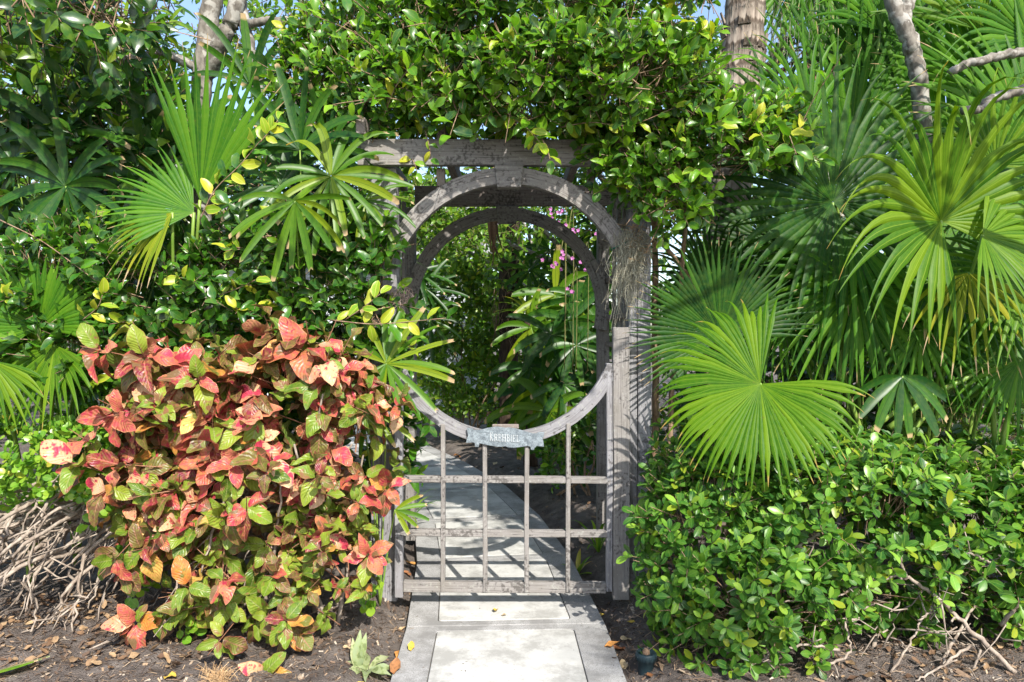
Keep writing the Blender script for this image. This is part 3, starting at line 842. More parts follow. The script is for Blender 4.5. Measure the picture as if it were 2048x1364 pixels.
class Plant:
    def __init__(self, name, label, cat, base, tmpls, mats, group=None, limit=300, leaf='leaf'):
        self.root = empty(name, base, label, cat, group)
        self.base = np.array(base, float)
        self.t = tmpls
        self.m = mats
        self.limit = limit
        self.leaf = leaf
        self.P = []; self.R = []; self.S = []; self.TI = []; self.MI = []
        PLANTS.append(self)

    def add(self, P, R, S, mi, ti=None):
        n = len(P)
        self.P.append(P); self.R.append(R); self.S.append(np.broadcast_to(S, (n,)))
        self.TI.append(RNG.integers(0, len(self.t), n) if ti is None else np.broadcast_to(ti, (n,)))
        self.MI.append(np.broadcast_to(mi, (n,)))

    def cat(self):
        self.P = np.concatenate(self.P); self.R = np.concatenate(self.R); self.S = np.concatenate(self.S)
        self.TI = np.concatenate(self.TI); self.MI = np.concatenate(self.MI)


def frame(d, n):
    d = nrm(d)
    n = n - d * (n * d).sum(-1, keepdims=True)
    n = nrm(n)
    s = np.cross(d, n)
    return np.stack([s, d, n], -1)


def twig_leaves(base, dirs, length, K, L0, L1, ang=0.9, up=0.2, jit=0.25, opposite=False, nview=0.35, droop=0.0, nd=0.6, bunch=0.0):
    """leaves round each twig; returns P, R, S, f (0 at the twig's foot, 1 at its tip), twig index"""
    n = len(base)
    dirs = nrm(dirs)
    ref = np.tile(np.array([0.3, 0.25, 0.9]), (n, 1))
    e1 = nrm(np.cross(dirs, ref)); e2 = np.cross(dirs, e1)
    az0 = RNG.random(n) * 6.28
    length = np.broadcast_to(length, (n,))
    Ps, Rs, Ss, Fs, Is = [], [], [], [], []
    for k in range(K):
        f = (k + 0.7) / K
        if opposite:
            az = az0 + (k // 2) * 1.57 + (k % 2) * math.pi
            f = ((k // 2) * 2 + 1.2) / K
        else:
            az = az0 + k * 2.4
        p = base + dirs * (length * (bunch + (1 - bunch) * f))[:, None]
        rad = np.cos(az)[:, None] * e1 + np.sin(az)[:, None] * e2
        a = ang * (1.15 - 0.55 * f) + RNG.normal(0, .12, n)
        d = np.cos(a)[:, None] * dirs + np.sin(a)[:, None] * rad + up * Z3 + RNG.normal(0, jit, (n, 3))
        d[:, 2] -= droop
        d = nrm(d)
        nn = dirs * nd + Z3 * 0.55 + np.array([0.15, -1, 0.2]) * nview + RNG.normal(0, .3, (n, 3))
        Ps.append(p); Rs.append(frame(d, nn)); Ss.append(L0 + (L1 - L0) * RNG.random(n)); Fs.append(np.full(n, f)); Is.append(np.arange(n))
    return np.concatenate(Ps), np.concatenate(Rs), np.concatenate(Ss), np.concatenate(Fs), np.concatenate(Is)


def twig_mesh(geo, base, dirs, length, r=0.0022):
    n = len(base)
    dirs = nrm(dirs)
    e1 = nrm(np.cross(dirs, np.array([0.3, 0.25, 0.9]))); e2 = np.cross(dirs, e1)
    tip = base + dirs * np.broadcast_to(length, (n,))[:, None]
    v = []
    for c, rr_ in ((base, r), (tip, r * .5)):
        for k in range(3):
            a = k * 2.094
            v.append(c + rr_ * (math.cos(a) * e1 + math.sin(a) * e2))
    v = np.stack(v, 1).reshape(-1, 3)
    q0 = np.array([(0, 1, 4, 3), (1, 2, 5, 4), (2, 0, 3, 5)])
    q = (np.arange(n)[:, None, None] * 6 + q0[None]).reshape(-1, 4)
    geo.add(v, q, np.zeros((len(v), 2)))


def blob_twigs(blobs, n, p=2.5, rlo=0.72, keep=lambda x, nr: np.ones(len(x), bool), outw=1.0, upw=0.35, jit=0.35):
    """twig feet in the outer shell of a union of (super)ellipsoids, pointing outward"""
    blobs = [(np.array(c, float), np.array(r, float)) for c, r in blobs]
    wts = np.array([r[0] * r[1] + r[0] * r[2] + r[1] * r[2] for c, r in blobs]); wts /= wts.sum()
    B, D = [], []
    got = 0
    for _ in range(30):
        m = n * 2
        idx = RNG.choice(len(blobs), m, p=wts)
        c = np.stack([blobs[i][0] for i in idx]); r = np.stack([blobs[i][1] for i in idx])
        u = nrm(RNG.normal(0, 1, (m, 3)))
        u = u / (np.abs(u) ** p).sum(1, keepdims=True) ** (1 / p)
        s = rlo + (1 - rlo) * RNG.random((m, 1)) ** 0.6
        x = c + r * u * s
        nr = nrm(np.sign(u) * np.abs(u) ** (p - 1) / r)
        ok = keep(x, nr)
        for i, (cc, rr_) in enumerate(blobs):
            ins = (np.abs((x - cc) / rr_) ** p).sum(1) < (rlo * 0.92) ** p
            ok &= ~(ins & (idx != i))
        x, nr = x[ok], nr[ok]
        B.append(x); D.append(nr * outw + Z3 * upw + RNG.normal(0, jit, x.shape))
        got += len(x)
        if got >= n: break
    return np.concatenate(B)[:n], nrm(np.concatenate(D)[:n])


# ------------------------------------------------------------------ palms
OCC = []       # sampled points of fronds, for deciding which leaves show


def fan_geo(geo, hub, A, N, R, n, spread, fuse=0.55, droop=0.6, cone=0.1, fold=0.22, rows=11, lat=0.2, wscale=1.0, gap=0.03, seed=0, start=0.006, split=True, m=0):
    rg = np.random.default_rng(seed)
    hub = np.asarray(hub, float)
    A = nrm(A); N = nrm(np.asarray(N, float) - A * np.dot(N, A)); B = np.cross(N, A)
    S = math.radians(spread)
    dphi = S / n
    for i in range(n):
        ph = -S / 2 + (i + .5) * dphi + rg.normal(0, dphi * .06)
        D0 = nrm(math.cos(ph) * A + math.sin(ph) * B + cone * N)
        Ri = R * (1 - lat * (abs(ph) / (S / 2)) ** 2) * rg.uniform(.90, 1.05)
        f = fuse * R * (1 - .3 * lat * (abs(ph) / (S / 2)) ** 2) * rg.uniform(.95, 1.05)
        side0 = nrm(np.cross(D0, N))
        r = np.concatenate([np.linspace(start * R, f, 4), np.linspace(f, Ri, rows - 3)[1:]])
        p = hub + D0 * r[0]
        tw = rg.normal(0, .35)
        dj = rg.normal(0, .06, 3)
        dr = droop * rg.uniform(.5, 1.6)
        fo = fold * rg.uniform(.6, 1.5)
        vs, us = [], []
        for k, rk in enumerate(r):
            t = max(0.0, (rk - f * .8) / (Ri - f * .8))
            d = nrm(D0 + dj * t + np.array([0, 0, -1.0]) * dr * t ** 1.4)
            if k: p = p + d * (rk - r[k - 1])
            tt = max(0.0, (rk - f) / (Ri - f))
            w = (rk if tt == 0 else f * (.96 - .1 * min(1, tt * 6)) * (1 - tt) ** .9) * dphi * 1.0 * wscale
            w = max(w, .0015)
            sv = nrm(side0 + N * tw * tt)
            up = nrm(np.cross(sv, d)); up = up if np.dot(up, N) > 0 else -up
            vs += [p - sv * w / 2, p + up * fo * w, p + sv * w / 2]
            us += [(0, rk / Ri), (.5, rk / Ri), (1, rk / Ri)]
        q = []
        for k in range(len(r) - 1):
            for c in (0, 1):
                a = k * 3 + c
                q.append((a, a + 1, a + 4, a + 3))
        geo.add(vs, q, us, m)
    return geo


def img_dir(deg, tilt=0.0):
    """direction in the upright plane facing the gate: 0 = right, 90 = up; tilt = lean towards the viewer"""
    a = math.radians(deg)
    return nrm(np.array([math.cos(a), -tilt, math.sin(a)]))


class Palm:
    def __init__(self, name, label, cat, base, group=None):
        self.root = empty(name, base, label, cat, group); self.base = np.array(base, float); self.k = 0

    def frond(self, px, py, Y, ang, spread, Rpx, n, mat, nx=0.0, nz=0.35, droop=.6, fuse=.55, cone=.12, lat=.2, foot=None, pr=.007, tilt=0.0, rows=11, wscale=1.0, label=None, sag=0.1):
        hub = W(px, py, Y)
        R = Rpx / F * Y
        g = Geo()
        self.k += 1
        fan_geo(g, hub, img_dir(ang, tilt), np.array([nx, -1, nz]), R, n, spread, fuse, droop, cone, rows=rows, lat=lat, wscale=wscale, seed=int(px * 7 + py) % 9999)
        OCC.append(np.concatenate(g.v))
        o = g.obj('frond', M[mat], self.root)
        if label: o['label'] = label
        ft = self.base if foot is None else np.array(foot, float)
        pg = Geo()
        mid = (hub + ft) / 2 + np.array([0, .05, sag])
        tube(pg, curve_pts([ft, mid, hub], 7), np.linspace(pr * 1.7, pr, 13), 6)
        pg.obj('petiole', M['petiole'], o)
        return o

    def fingers(self, px, py, Y, ang, spread, Rpx, n, mat, nx=0.0, nz=0.35, droop=.7, w=.115, foot=None, tilt=0.0, cone=.1, label=None, lat=.15):
        """lady palm leaf: separate blunt fingers, each its own piece"""
        hub = W(px, py, Y); R = Rpx / F * Y
        rg = np.random.default_rng(int(px * 13 + py * 7) % 99991)
        A = img_dir(ang, tilt); N = nrm(np.array([nx, -1, nz])); N = nrm(N - A * np.dot(N, A)); B = np.cross(N, A)
        ft = self.base if foot is None else np.array(foot, float)
        pg = Geo()
        mid = (hub + ft) / 2 + np.array([0, .04, .06])
        tube(pg, curve_pts([ft, mid, hub], 7), np.linspace(.005, .0035, 13), 6)
        fr = pg.obj('frond', M['petiole'], self.root)
        if label: fr['label'] = label
        S = math.radians(spread)
        for i in range(n):
            ph = -S / 2 + (i + .5) * S / n + rg.normal(0, .05)
            D0 = nrm(math.cos(ph) * A + math.sin(ph) * B + (cone + rg.normal(0, .1)) * N)
            L = R * (1 - lat * (abs(ph) / (S / 2)) ** 2) * rg.uniform(.85, 1.1)
            side = nrm(np.cross(D0, N) + N * rg.normal(0, .25))
            ww = w * R * rg.uniform(.8, 1.25)
            rows = 9
            vs, us = [], []
            p = hub + D0 * L * .01
            dr = droop * rg.uniform(.5, 1.4)
            for k in range(rows):
                t = k / (rows - 1)
                d = nrm(D0 + np.array([0, 0, -1]) * dr * t ** 1.6)
                if k: p = p + d * L / (rows - 1)
                wd = ww * (min(1, .22 + 2.4 * t) if t < .35 else (1.0 if t < .8 else 1.0 - 2.2 * (t - .8)))
                up = nrm(np.cross(side, d)); up = up if np.dot(up, N) > 0 else -up
                e = rg.normal(0, .0015) if k == rows - 1 else 0
                vs += [p - side * wd / 2, p - up * .16 * wd + d * e * 4, p + side * wd / 2]
                us += [(0, t), (.5, t), (1, t)]
            q = []
            for k in range(rows - 1):
                for c in (0, 1):
                    a = k * 3 + c
                    q.append((a, a + 1, a + 4, a + 3))
            OCC.append(np.array(vs))
            link('leaflet', mesh_np('leaflet', vs, q, us, [M[mat]]), fr)
        return fr


# --- right: big fan palm clump
gz = lambda x, y: float(ground_z(x, y))
b1 = W(1760, 1000, 3.7); b1[2] = gz(b1[0], b1[1])
fp = Palm('fan_palm', 'large green fan palm clump right of the gate, its lowest frond broad and round', 'palm', b1, 'fan palms')
ft = lambda dx=0, dy=0, dz=0.15: b1 + np.array([dx, dy, dz])
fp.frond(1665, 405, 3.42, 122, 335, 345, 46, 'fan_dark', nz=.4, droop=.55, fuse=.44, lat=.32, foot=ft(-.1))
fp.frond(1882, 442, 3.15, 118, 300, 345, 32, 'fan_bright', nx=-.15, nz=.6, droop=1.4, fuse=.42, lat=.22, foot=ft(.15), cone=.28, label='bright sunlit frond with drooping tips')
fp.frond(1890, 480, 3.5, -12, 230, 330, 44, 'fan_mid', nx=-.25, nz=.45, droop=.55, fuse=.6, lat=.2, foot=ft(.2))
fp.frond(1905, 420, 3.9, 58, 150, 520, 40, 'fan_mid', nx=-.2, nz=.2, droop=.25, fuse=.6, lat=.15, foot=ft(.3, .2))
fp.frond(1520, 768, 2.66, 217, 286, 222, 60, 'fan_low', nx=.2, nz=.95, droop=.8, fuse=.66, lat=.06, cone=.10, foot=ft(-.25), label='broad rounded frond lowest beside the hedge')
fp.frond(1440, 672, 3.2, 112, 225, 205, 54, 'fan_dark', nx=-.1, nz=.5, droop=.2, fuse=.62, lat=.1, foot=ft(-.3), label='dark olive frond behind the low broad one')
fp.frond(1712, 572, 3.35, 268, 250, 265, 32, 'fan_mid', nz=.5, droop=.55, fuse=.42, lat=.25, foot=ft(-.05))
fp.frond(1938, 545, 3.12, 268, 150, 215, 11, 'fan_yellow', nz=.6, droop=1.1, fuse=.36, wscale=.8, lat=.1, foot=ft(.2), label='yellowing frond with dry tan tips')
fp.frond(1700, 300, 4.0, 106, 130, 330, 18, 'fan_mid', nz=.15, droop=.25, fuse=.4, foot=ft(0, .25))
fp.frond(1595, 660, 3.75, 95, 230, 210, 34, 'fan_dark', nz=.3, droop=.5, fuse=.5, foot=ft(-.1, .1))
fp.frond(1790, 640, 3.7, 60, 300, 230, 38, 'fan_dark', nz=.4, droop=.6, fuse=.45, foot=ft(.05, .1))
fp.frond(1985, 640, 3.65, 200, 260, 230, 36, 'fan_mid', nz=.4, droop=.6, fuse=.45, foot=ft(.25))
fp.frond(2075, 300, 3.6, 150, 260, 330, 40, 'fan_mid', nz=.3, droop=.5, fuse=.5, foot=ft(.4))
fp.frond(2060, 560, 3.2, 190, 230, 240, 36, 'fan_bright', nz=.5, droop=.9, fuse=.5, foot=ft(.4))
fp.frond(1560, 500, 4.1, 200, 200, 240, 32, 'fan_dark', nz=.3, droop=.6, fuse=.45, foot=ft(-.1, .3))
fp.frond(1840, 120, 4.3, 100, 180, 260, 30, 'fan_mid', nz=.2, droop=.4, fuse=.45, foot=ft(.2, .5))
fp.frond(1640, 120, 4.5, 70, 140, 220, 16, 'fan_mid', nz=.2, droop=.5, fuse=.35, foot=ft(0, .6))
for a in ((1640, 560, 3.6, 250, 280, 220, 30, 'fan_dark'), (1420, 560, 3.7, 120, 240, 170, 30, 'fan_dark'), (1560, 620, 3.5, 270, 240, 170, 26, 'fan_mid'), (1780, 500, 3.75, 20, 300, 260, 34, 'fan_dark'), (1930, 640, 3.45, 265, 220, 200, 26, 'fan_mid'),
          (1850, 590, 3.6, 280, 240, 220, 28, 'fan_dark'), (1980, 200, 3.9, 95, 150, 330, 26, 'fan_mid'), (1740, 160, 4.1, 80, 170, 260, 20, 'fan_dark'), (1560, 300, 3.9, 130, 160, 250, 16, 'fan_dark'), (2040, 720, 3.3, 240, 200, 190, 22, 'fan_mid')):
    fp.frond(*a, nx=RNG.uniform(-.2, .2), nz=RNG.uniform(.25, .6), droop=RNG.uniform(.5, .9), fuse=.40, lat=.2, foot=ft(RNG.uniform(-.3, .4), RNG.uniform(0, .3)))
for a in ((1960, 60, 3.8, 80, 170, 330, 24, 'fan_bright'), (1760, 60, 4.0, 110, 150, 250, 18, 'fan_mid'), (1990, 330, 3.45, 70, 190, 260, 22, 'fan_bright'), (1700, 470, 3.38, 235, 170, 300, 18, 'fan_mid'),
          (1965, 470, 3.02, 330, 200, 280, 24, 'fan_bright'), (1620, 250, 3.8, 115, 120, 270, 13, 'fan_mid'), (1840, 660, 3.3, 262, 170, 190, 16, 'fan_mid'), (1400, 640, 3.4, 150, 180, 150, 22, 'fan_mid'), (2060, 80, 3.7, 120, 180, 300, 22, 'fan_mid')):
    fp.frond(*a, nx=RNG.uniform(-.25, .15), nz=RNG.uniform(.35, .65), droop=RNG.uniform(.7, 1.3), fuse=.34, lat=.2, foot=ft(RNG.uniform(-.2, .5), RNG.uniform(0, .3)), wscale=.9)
# bare petioles showing at the foot of the clump
g = Geo()
for (x0, y0, x1, y1, Y) in ((1735, 900, 1665, 720, 3.45), (1720, 880, 1900, 690, 3.4), (1865, 790, 2010, 680, 3.3), (1850, 830, 1985, 640, 3.5), (1990, 880, 1960, 680, 3.4), (2010, 860, 2030, 690, 3.35), (1660, 860, 1680, 700, 3.5), (1800, 900, 1830, 640, 3.6)):
    a = W(x0, y0, Y); b = W(x1, y1, Y)
    c = (a + b) / 2 + np.array([.02, 0, -.03])
    low = a + (a - b) * .6; low[2] = max(low[2], .05)
    tube(g, curve_pts([low, a, c, b], 6), np.linspace(.016, .009, 19), 6)
tag(g.obj('petiole', M['petiole'], fp.root), 'bare green petioles at the foot of the clump', kind='stuff')

b2 = W(1810, 900, 3.1); b2[2] = gz(b2[0], b2[1])
sp_ = Palm('lady_palm', 'small striped lady palm leaf drooping above the right hedge', 'palm', b2, 'lady palms')
sp_.fingers(1805, 752, 3.05, 268, 190, 122, 8, 'rhapis', droop=1.1, w=.15)

# --- left fan palm
b3 = W(330, 900, 3.5); b3[2] = gz(b3[0], b3[1])
lp = Palm('fan_palm', 'tall fan palm left of the arbor with upright spiky frond and yellow hanging tips', 'palm', b3, 'fan palms')
lp.frond(400, 400, 3.12, 78, 66, 325, 13, 'fan_mid', nx=.05, nz=.25, droop=.05, fuse=.55, lat=.2, label='upright frond with spiky tips')
lp.frond(388, 425, 3.10, 160, 125, 180, 22, 'fan_mid', nz=.45, droop=.3, fuse=.55, lat=.1)
lp.frond(345, 425, 3.06, 228, 85, 175, 11, 'fan_yellow', nz=.7, droop=.9, fuse=.5, lat=.1, label='yellow hanging frond with dry tips')
b4 = W(60, 1000, 3.4); b4[2] = gz(b4[0], b4[1])
le = Palm('fan_palm', 'fan palm at the left edge with folded fronds drooping over the low hedge', 'palm', b4, 'fan palms')
le.frond(78, 655, 3.12, 102, 230, 155, 40, 'fan_mid', nz=.5, droop=.3, fuse=.66, lat=.1)
le.frond(110, 690, 3.12, 235, 215, 185, 24, 'fan_bright', nz=.6, droop=.8, fuse=.5, lat=.1)
le.frond(-20, 720, 3.05, 285, 130, 165, 16, 'fan_bright', nz=.6, droop=.9, fuse=.5)
le.frond(165, 700, 3.4, 300, 150, 150, 16, 'fan_mid', nz=.4, droop=.9, fuse=.4)
b5 = W(230, 600, 4.4); b5[2] = gz(b5[0], b5[1])
lb = Palm('fan_palm', 'pale sunlit fan palm behind the dark tree leaves at upper left', 'palm', b5, 'fan palms')
lb.frond(215, 205, 4.3, 122, 125, 260, 24, 'fan_bright', nz=.2, droop=.4, fuse=.6)
lb.frond(265, 235, 4.4, 80, 150, 150, 30, 'fan_mid', nz=.2, droop=.2, fuse=.75)
lb.frond(40, 120, 4.2, 80, 170, 200, 24, 'fan_bright', nz=.2, droop=.6, fuse=.5)

# --- left lady palms
b6 = W(620, 900, 3.6); b6[2] = gz(b6[0], b6[1])
rp = Palm('lady_palm', 'tall lady palm left of the arbor beam with bright drooping fingers', 'palm', b6, 'lady palms')
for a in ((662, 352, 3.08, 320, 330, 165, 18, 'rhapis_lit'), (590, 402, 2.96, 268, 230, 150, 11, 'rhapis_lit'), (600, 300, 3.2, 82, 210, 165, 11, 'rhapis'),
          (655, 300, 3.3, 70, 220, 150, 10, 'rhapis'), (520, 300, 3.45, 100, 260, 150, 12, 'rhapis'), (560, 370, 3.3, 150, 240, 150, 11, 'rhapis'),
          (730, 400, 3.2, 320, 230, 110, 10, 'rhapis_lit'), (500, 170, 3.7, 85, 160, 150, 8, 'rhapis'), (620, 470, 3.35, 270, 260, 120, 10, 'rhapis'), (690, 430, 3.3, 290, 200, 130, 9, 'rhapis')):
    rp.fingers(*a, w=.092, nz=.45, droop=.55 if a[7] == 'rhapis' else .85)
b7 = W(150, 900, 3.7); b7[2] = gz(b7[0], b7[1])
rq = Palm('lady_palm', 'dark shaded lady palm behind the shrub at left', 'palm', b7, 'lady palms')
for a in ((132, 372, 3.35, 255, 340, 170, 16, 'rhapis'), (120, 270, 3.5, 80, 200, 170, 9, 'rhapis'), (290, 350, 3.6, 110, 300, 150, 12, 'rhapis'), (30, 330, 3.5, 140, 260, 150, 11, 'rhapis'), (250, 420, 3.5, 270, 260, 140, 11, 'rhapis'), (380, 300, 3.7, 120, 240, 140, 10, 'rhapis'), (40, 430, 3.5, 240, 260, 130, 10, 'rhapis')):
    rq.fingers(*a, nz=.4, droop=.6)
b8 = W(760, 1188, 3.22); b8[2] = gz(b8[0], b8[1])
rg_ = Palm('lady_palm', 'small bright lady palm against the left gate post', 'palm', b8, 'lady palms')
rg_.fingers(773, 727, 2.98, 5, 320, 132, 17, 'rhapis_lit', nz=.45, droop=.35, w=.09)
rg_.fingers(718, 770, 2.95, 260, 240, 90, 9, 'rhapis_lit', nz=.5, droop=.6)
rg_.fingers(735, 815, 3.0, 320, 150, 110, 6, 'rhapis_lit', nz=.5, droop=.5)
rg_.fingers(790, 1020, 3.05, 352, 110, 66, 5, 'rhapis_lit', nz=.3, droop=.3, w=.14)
rg_.fingers(300, 800, 3.05, 213, 70, 190, 7, 'rhapis_lit', nz=.4, droop=.7, w=.06, foot=(-1.5, 3.2, .4))

# --- inside the garden
b9 = np.array([0.52, 5.8, 0.03])
ri9 = Palm('lady_palm', 'dense dark lady palm beside the path inside the garden', 'palm', b9, 'lady palms')
for (x, y, dy) in ((1140, 642, 0), (1104, 668, -.1), (1152, 690, -.15), (1062, 735, .1), (1128, 768, -.15), (1172, 826, -.1), (1100, 822, -.2), (1190, 720, 0), (1062, 655, .25), (1050, 822, .1), (1165, 600, .2), (1110, 590, .4), (1185, 660, .1), (1085, 780, -.05), (1150, 880, -.1), (1190, 780, .1), (1040, 780, .3), (1130, 720, .05)):
    ri9.fingers(x, y, 5.6 + dy, RNG.uniform(200, 340), 320, RNG.uniform(84, 108), 9, 'rhapis' if RNG.random() < .6 else 'rhapis_lit', nx=RNG.uniform(-.3, .3), nz=RNG.uniform(.3, .9), droop=.75, w=.155)  # some fronds take the sunlit tone to brighten the interior
b10 = np.array([-1.0, 5.5, 0.03])
r10 = Palm('lady_palm', 'lady palm behind the left post seen through the round opening', 'palm', b10, 'lady palms')
for (x, y) in ((852, 578), (832, 545), (860, 640), (838, 610)):
    r10.fingers(x, y, 5.4, RNG.uniform(280, 360), 330, 82, 10, 'rhapis', nz=.4, droop=.7, w=.09)
b11 = np.array([0.72, 6.9, 0.03])
r11 = Palm('lady_palm', 'thin lady palm under the orchids behind the rear arch', 'palm', b11, 'lady palms')
for (x, y) in ((1100, 500), (1062, 540), (1160, 548), (1195, 470), (1215, 430), (1140, 590)):
    r11.fingers(x, y, 6.6, RNG.uniform(40, 320), 320, 72, 10, 'rhapis', nz=.3, droop=.6, w=.11)


# ------------------------------------------------------------------ near shrubs
def hero(P, pos, d, n, s, mi, ti=None):
    P.add(np.array([pos], float), frame(np.array([d], float), np.array([n], float)), s, mi, ti)


# copperleaf
cb0 = np.array([-1.02, 2.98, gz(-1.02, 2.98)])
cop = Plant('copperleaf_shrub', 'copperleaf shrub with red, pink and bronze mottled leaves left of the gate', 'shrub', cb0, T_CO, [M['cop_red'], M['cop_pink'], M['cop_orange'], M['cop_bronze'], M['cop_green']])
def pxblob(px, py, rx, rz, Y, ry):
    return (tuple(W(px, py, Y)), (rx / F * Y, ry, rz / F * Y))


cop_blobs = [pxblob(*b) for b in ((490, 960, 215, 215, 2.97, .30), (350, 790, 95, 110, 2.88, .2), (600, 770, 150, 115, 2.92, .22), (700, 930, 85, 165, 2.92, .2), (340, 1010, 75, 90, 2.88, .2), (270, 930, 50, 50, 2.85, .12), (500, 1165, 165, 110, 2.82, .2), (690, 1100, 70, 100, 2.86, .16), (300, 700, 55, 50, 2.9, .12), (600, 690, 60, 40, 2.95, .12))]


def cop_keep(x, nr):
    px = 1024 + x[:, 0] / x[:, 1] * F
    return (nr[:, 1] < .30) & (x[:, 2] > .10) & (nr[:, 2] > -.85) & (px < 770)


Bt, Dt = blob_twigs(cop_blobs, 265, 2.0, .62, cop_keep, 1, .35, .4)
Bt = Bt + Dt * (RNG.random((len(Bt), 1)) ** 2 * .20 - .04)
P_, R_, S_, f_, i_ = twig_leaves(Bt - Dt * .06, Dt, RNG.uniform(.05, .10, len(Bt)), 6, .07, .145, ang=1.45, up=-.10, jit=.25, nview=.35, droop=.26, nd=.9, bunch=.3)
zrel = P_[:, 2] + RNG.normal(0, .14, len(P_))
u_ = RNG.random(len(P_))
hot = zrel > .62
mi = np.where(hot, np.select([u_ < .20, u_ < .38, u_ < .48, u_ < .78], [0, 1, 2, 3], 4), np.select([u_ < .04, u_ < .08, u_ < .14, u_ < .36], [0, 1, 2, 3], 4))
tw_red = RNG.random(len(Bt)) < np.where(Bt[:, 2] > .55, .40, .10)
mi = np.where(tw_red[i_] & (u_ < .75), np.where(u_ < .4, 0, 1), mi)
S_ = S_ * np.where(P_[:, 2] > .75, 1.08, np.where(P_[:, 2] < .45, .8, .92)) * np.where(P_[:, 0] > -.85, .82, 1.05)
cop.add(P_, R_, S_, mi)
# inner leaves
Bt2, Dt2 = blob_twigs(cop_blobs, 70, 2.3, .45, lambda x, nr: x[:, 2] > .12, .6, .5, .5)
P2, R2, S2, f2, i2 = twig_leaves(Bt2, Dt2, .1, 5, .06, .11, ang=1.2, nview=.4)
cop.add(P2, R2, S2, np.where(RNG.random(len(P2)) < .35, 3, 4))
# low single rosettes at the front edge of the bed
for (px, py, Y, up_) in ((272, 1245, 2.72, 0), (590, 1255, 2.68, 1), (528, 1350, 2.56, 0), (735, 1110, 2.75, 0), (775, 975, 2.8, 0)):
    c = W(px, py, Y)
    for k in range(7):
        a = k * 2.4 + px
        d = np.array([math.cos(a), -.35 + .25 * math.sin(a * 2), math.sin(a) * .8 - .15])
        hero(cop, c, d, (0, -1, .7), random.uniform(.085, .125), random.choice([0, 0, 1, 1, 2, 4]) if not up_ else random.choice([3, 3, 4, 2]))
g = Geo(); twig_mesh(g, Bt - Dt * .16, Dt, .24, .0032)
tag(g.obj('twigs', M['redstem'], cop.root), kind='stuff')
for k in range(11):
    a = cb0 + np.array([RNG.normal(0, .16), RNG.normal(-.02, .08), 0]); tip = np.array([RNG.uniform(-1.42, -.58), RNG.uniform(2.7, 3.0), RNG.uniform(.6, 1.1)])
    if k < 3: tip = np.array([(-1.2, 2.72, .85), (-1.0, 2.7, .8), (-.92, 2.72, .7)][k])
    a[2] = gz(a[0], a[1])
    g = Geo(); tube(g, curve_pts([a, (a + tip) / 2 + np.array([0, .05, .05]), tip], 7, .004), np.linspace(.010, .004, 13), 6)
    g.obj('stem', M['branch'], cop.root)

# right clipped hedge
hb = np.array([1.6, 3.15, gz(1.6, 3.15)])
hed = Plant('clipped_hedge', 'dense green clipped hedge with small oval leaves right of the gate', 'hedge', hb, T_OB, [M['hedge'], M['hedge_young']])
hed_blobs = [((1.0, 3.05, .42), (.38, .36, .42)), ((1.45, 3.10, .38), (.45, .40, .40)), ((1.95, 3.12, .32), (.45, .42, .34)), ((2.45, 3.15, .32), (.42, .42, .34)), ((.80, 2.85, .36), (.24, .24, .36)), ((.95, 2.68, .22), (.28, .16, .22)), ((1.35, 2.80, .42), (.42, .20, .32)), ((1.8, 2.85, .40), (.4, .2, .22)), ((2.2, 2.88, .40), (.4, .2, .22))]


def hed_keep(x, nr):
    low = (x[:, 0] > 1.05) & (x[:, 2] < .15 + .10 * np.sin(x[:, 0] * 5)) & (RNG.random(len(x)) < .80)
    bare = (np.abs(x[:, 0] - 1.75) < .5) & (np.abs(x[:, 2] - .30 - .05 * np.sin(9 * x[:, 0])) < .08) & (RNG.random(len(x)) < .6)
    px = 1024 + x[:, 0] / x[:, 1] * F
    return (nr[:, 1] < .5) & (x[:, 2] > .06) & ~low & ~bare & (px > 1312)


Bt, Dt = blob_twigs(hed_blobs, 1800, 2.8, .82, hed_keep, 1, .35, .35)
Bt = Bt + Dt * (RNG.random((len(Bt), 1)) ** 2.2 * .13 - .03)
P_, R_, S_, f_, i_ = twig_leaves(Bt - Dt * .03, Dt, RNG.uniform(.04, .11, len(Bt)), 8, .042, .064, ang=1.30, up=.08, jit=.18, nview=.3, nd=1.2, bunch=.45)
S_ = S_ * (1 + .18 * np.clip((P_[:, 0] - 1.1) * 1.5, 0, 1)) * np.where(f_ > .9, .75, 1.0)
mi = ((f_ > .75) & (RNG.random(len(Bt)) < .35)[i_]).astype(int)
hed.add(P_, R_, S_, mi)
g = Geo(); twig_mesh(g, Bt - Dt * .13, Dt, .2, .0026)
Bt2, Dt2 = blob_twigs(hed_blobs, 420, 2.8, .5, lambda x, nr: (x[:, 2] > .25), .8, .4, .5)
P2, R2, S2, f2, i2 = twig_leaves(Bt2, Dt2, .07, 6, .04, .058, ang=1.0, nview=.4)
hed.add(P2, R2, S2, 0)
tag(g.obj('twigs', M['twig'], hed.root), kind='stuff')

# bare woody branches in the hedge's broken front
def woody(root, ctrl, r0, r1, name='branch', stubs=3, mat='branch'):
    g = Geo()
    pts = curve_pts(ctrl, 8, .003)
    tube(g, pts, np.linspace(r0, r1, len(pts)), 7, wob=.2)
    for k in range(stubs):
        i = RNG.integers(3, len(pts) - 2)
        d = nrm(RNG.normal(0, 1, 3) + np.array([0, -.6, .1]))
        ln = RNG.uniform(.03, .08)
        q = np.array([pts[i], pts[i] + d * ln * .6, pts[i] + d * ln + RNG.normal(0, .008, 3)])
        tube(g, q, [r0 * .45, r0 * .4, r0 * .35], 5, wob=.2)
    return g.obj(name, M[mat], root)


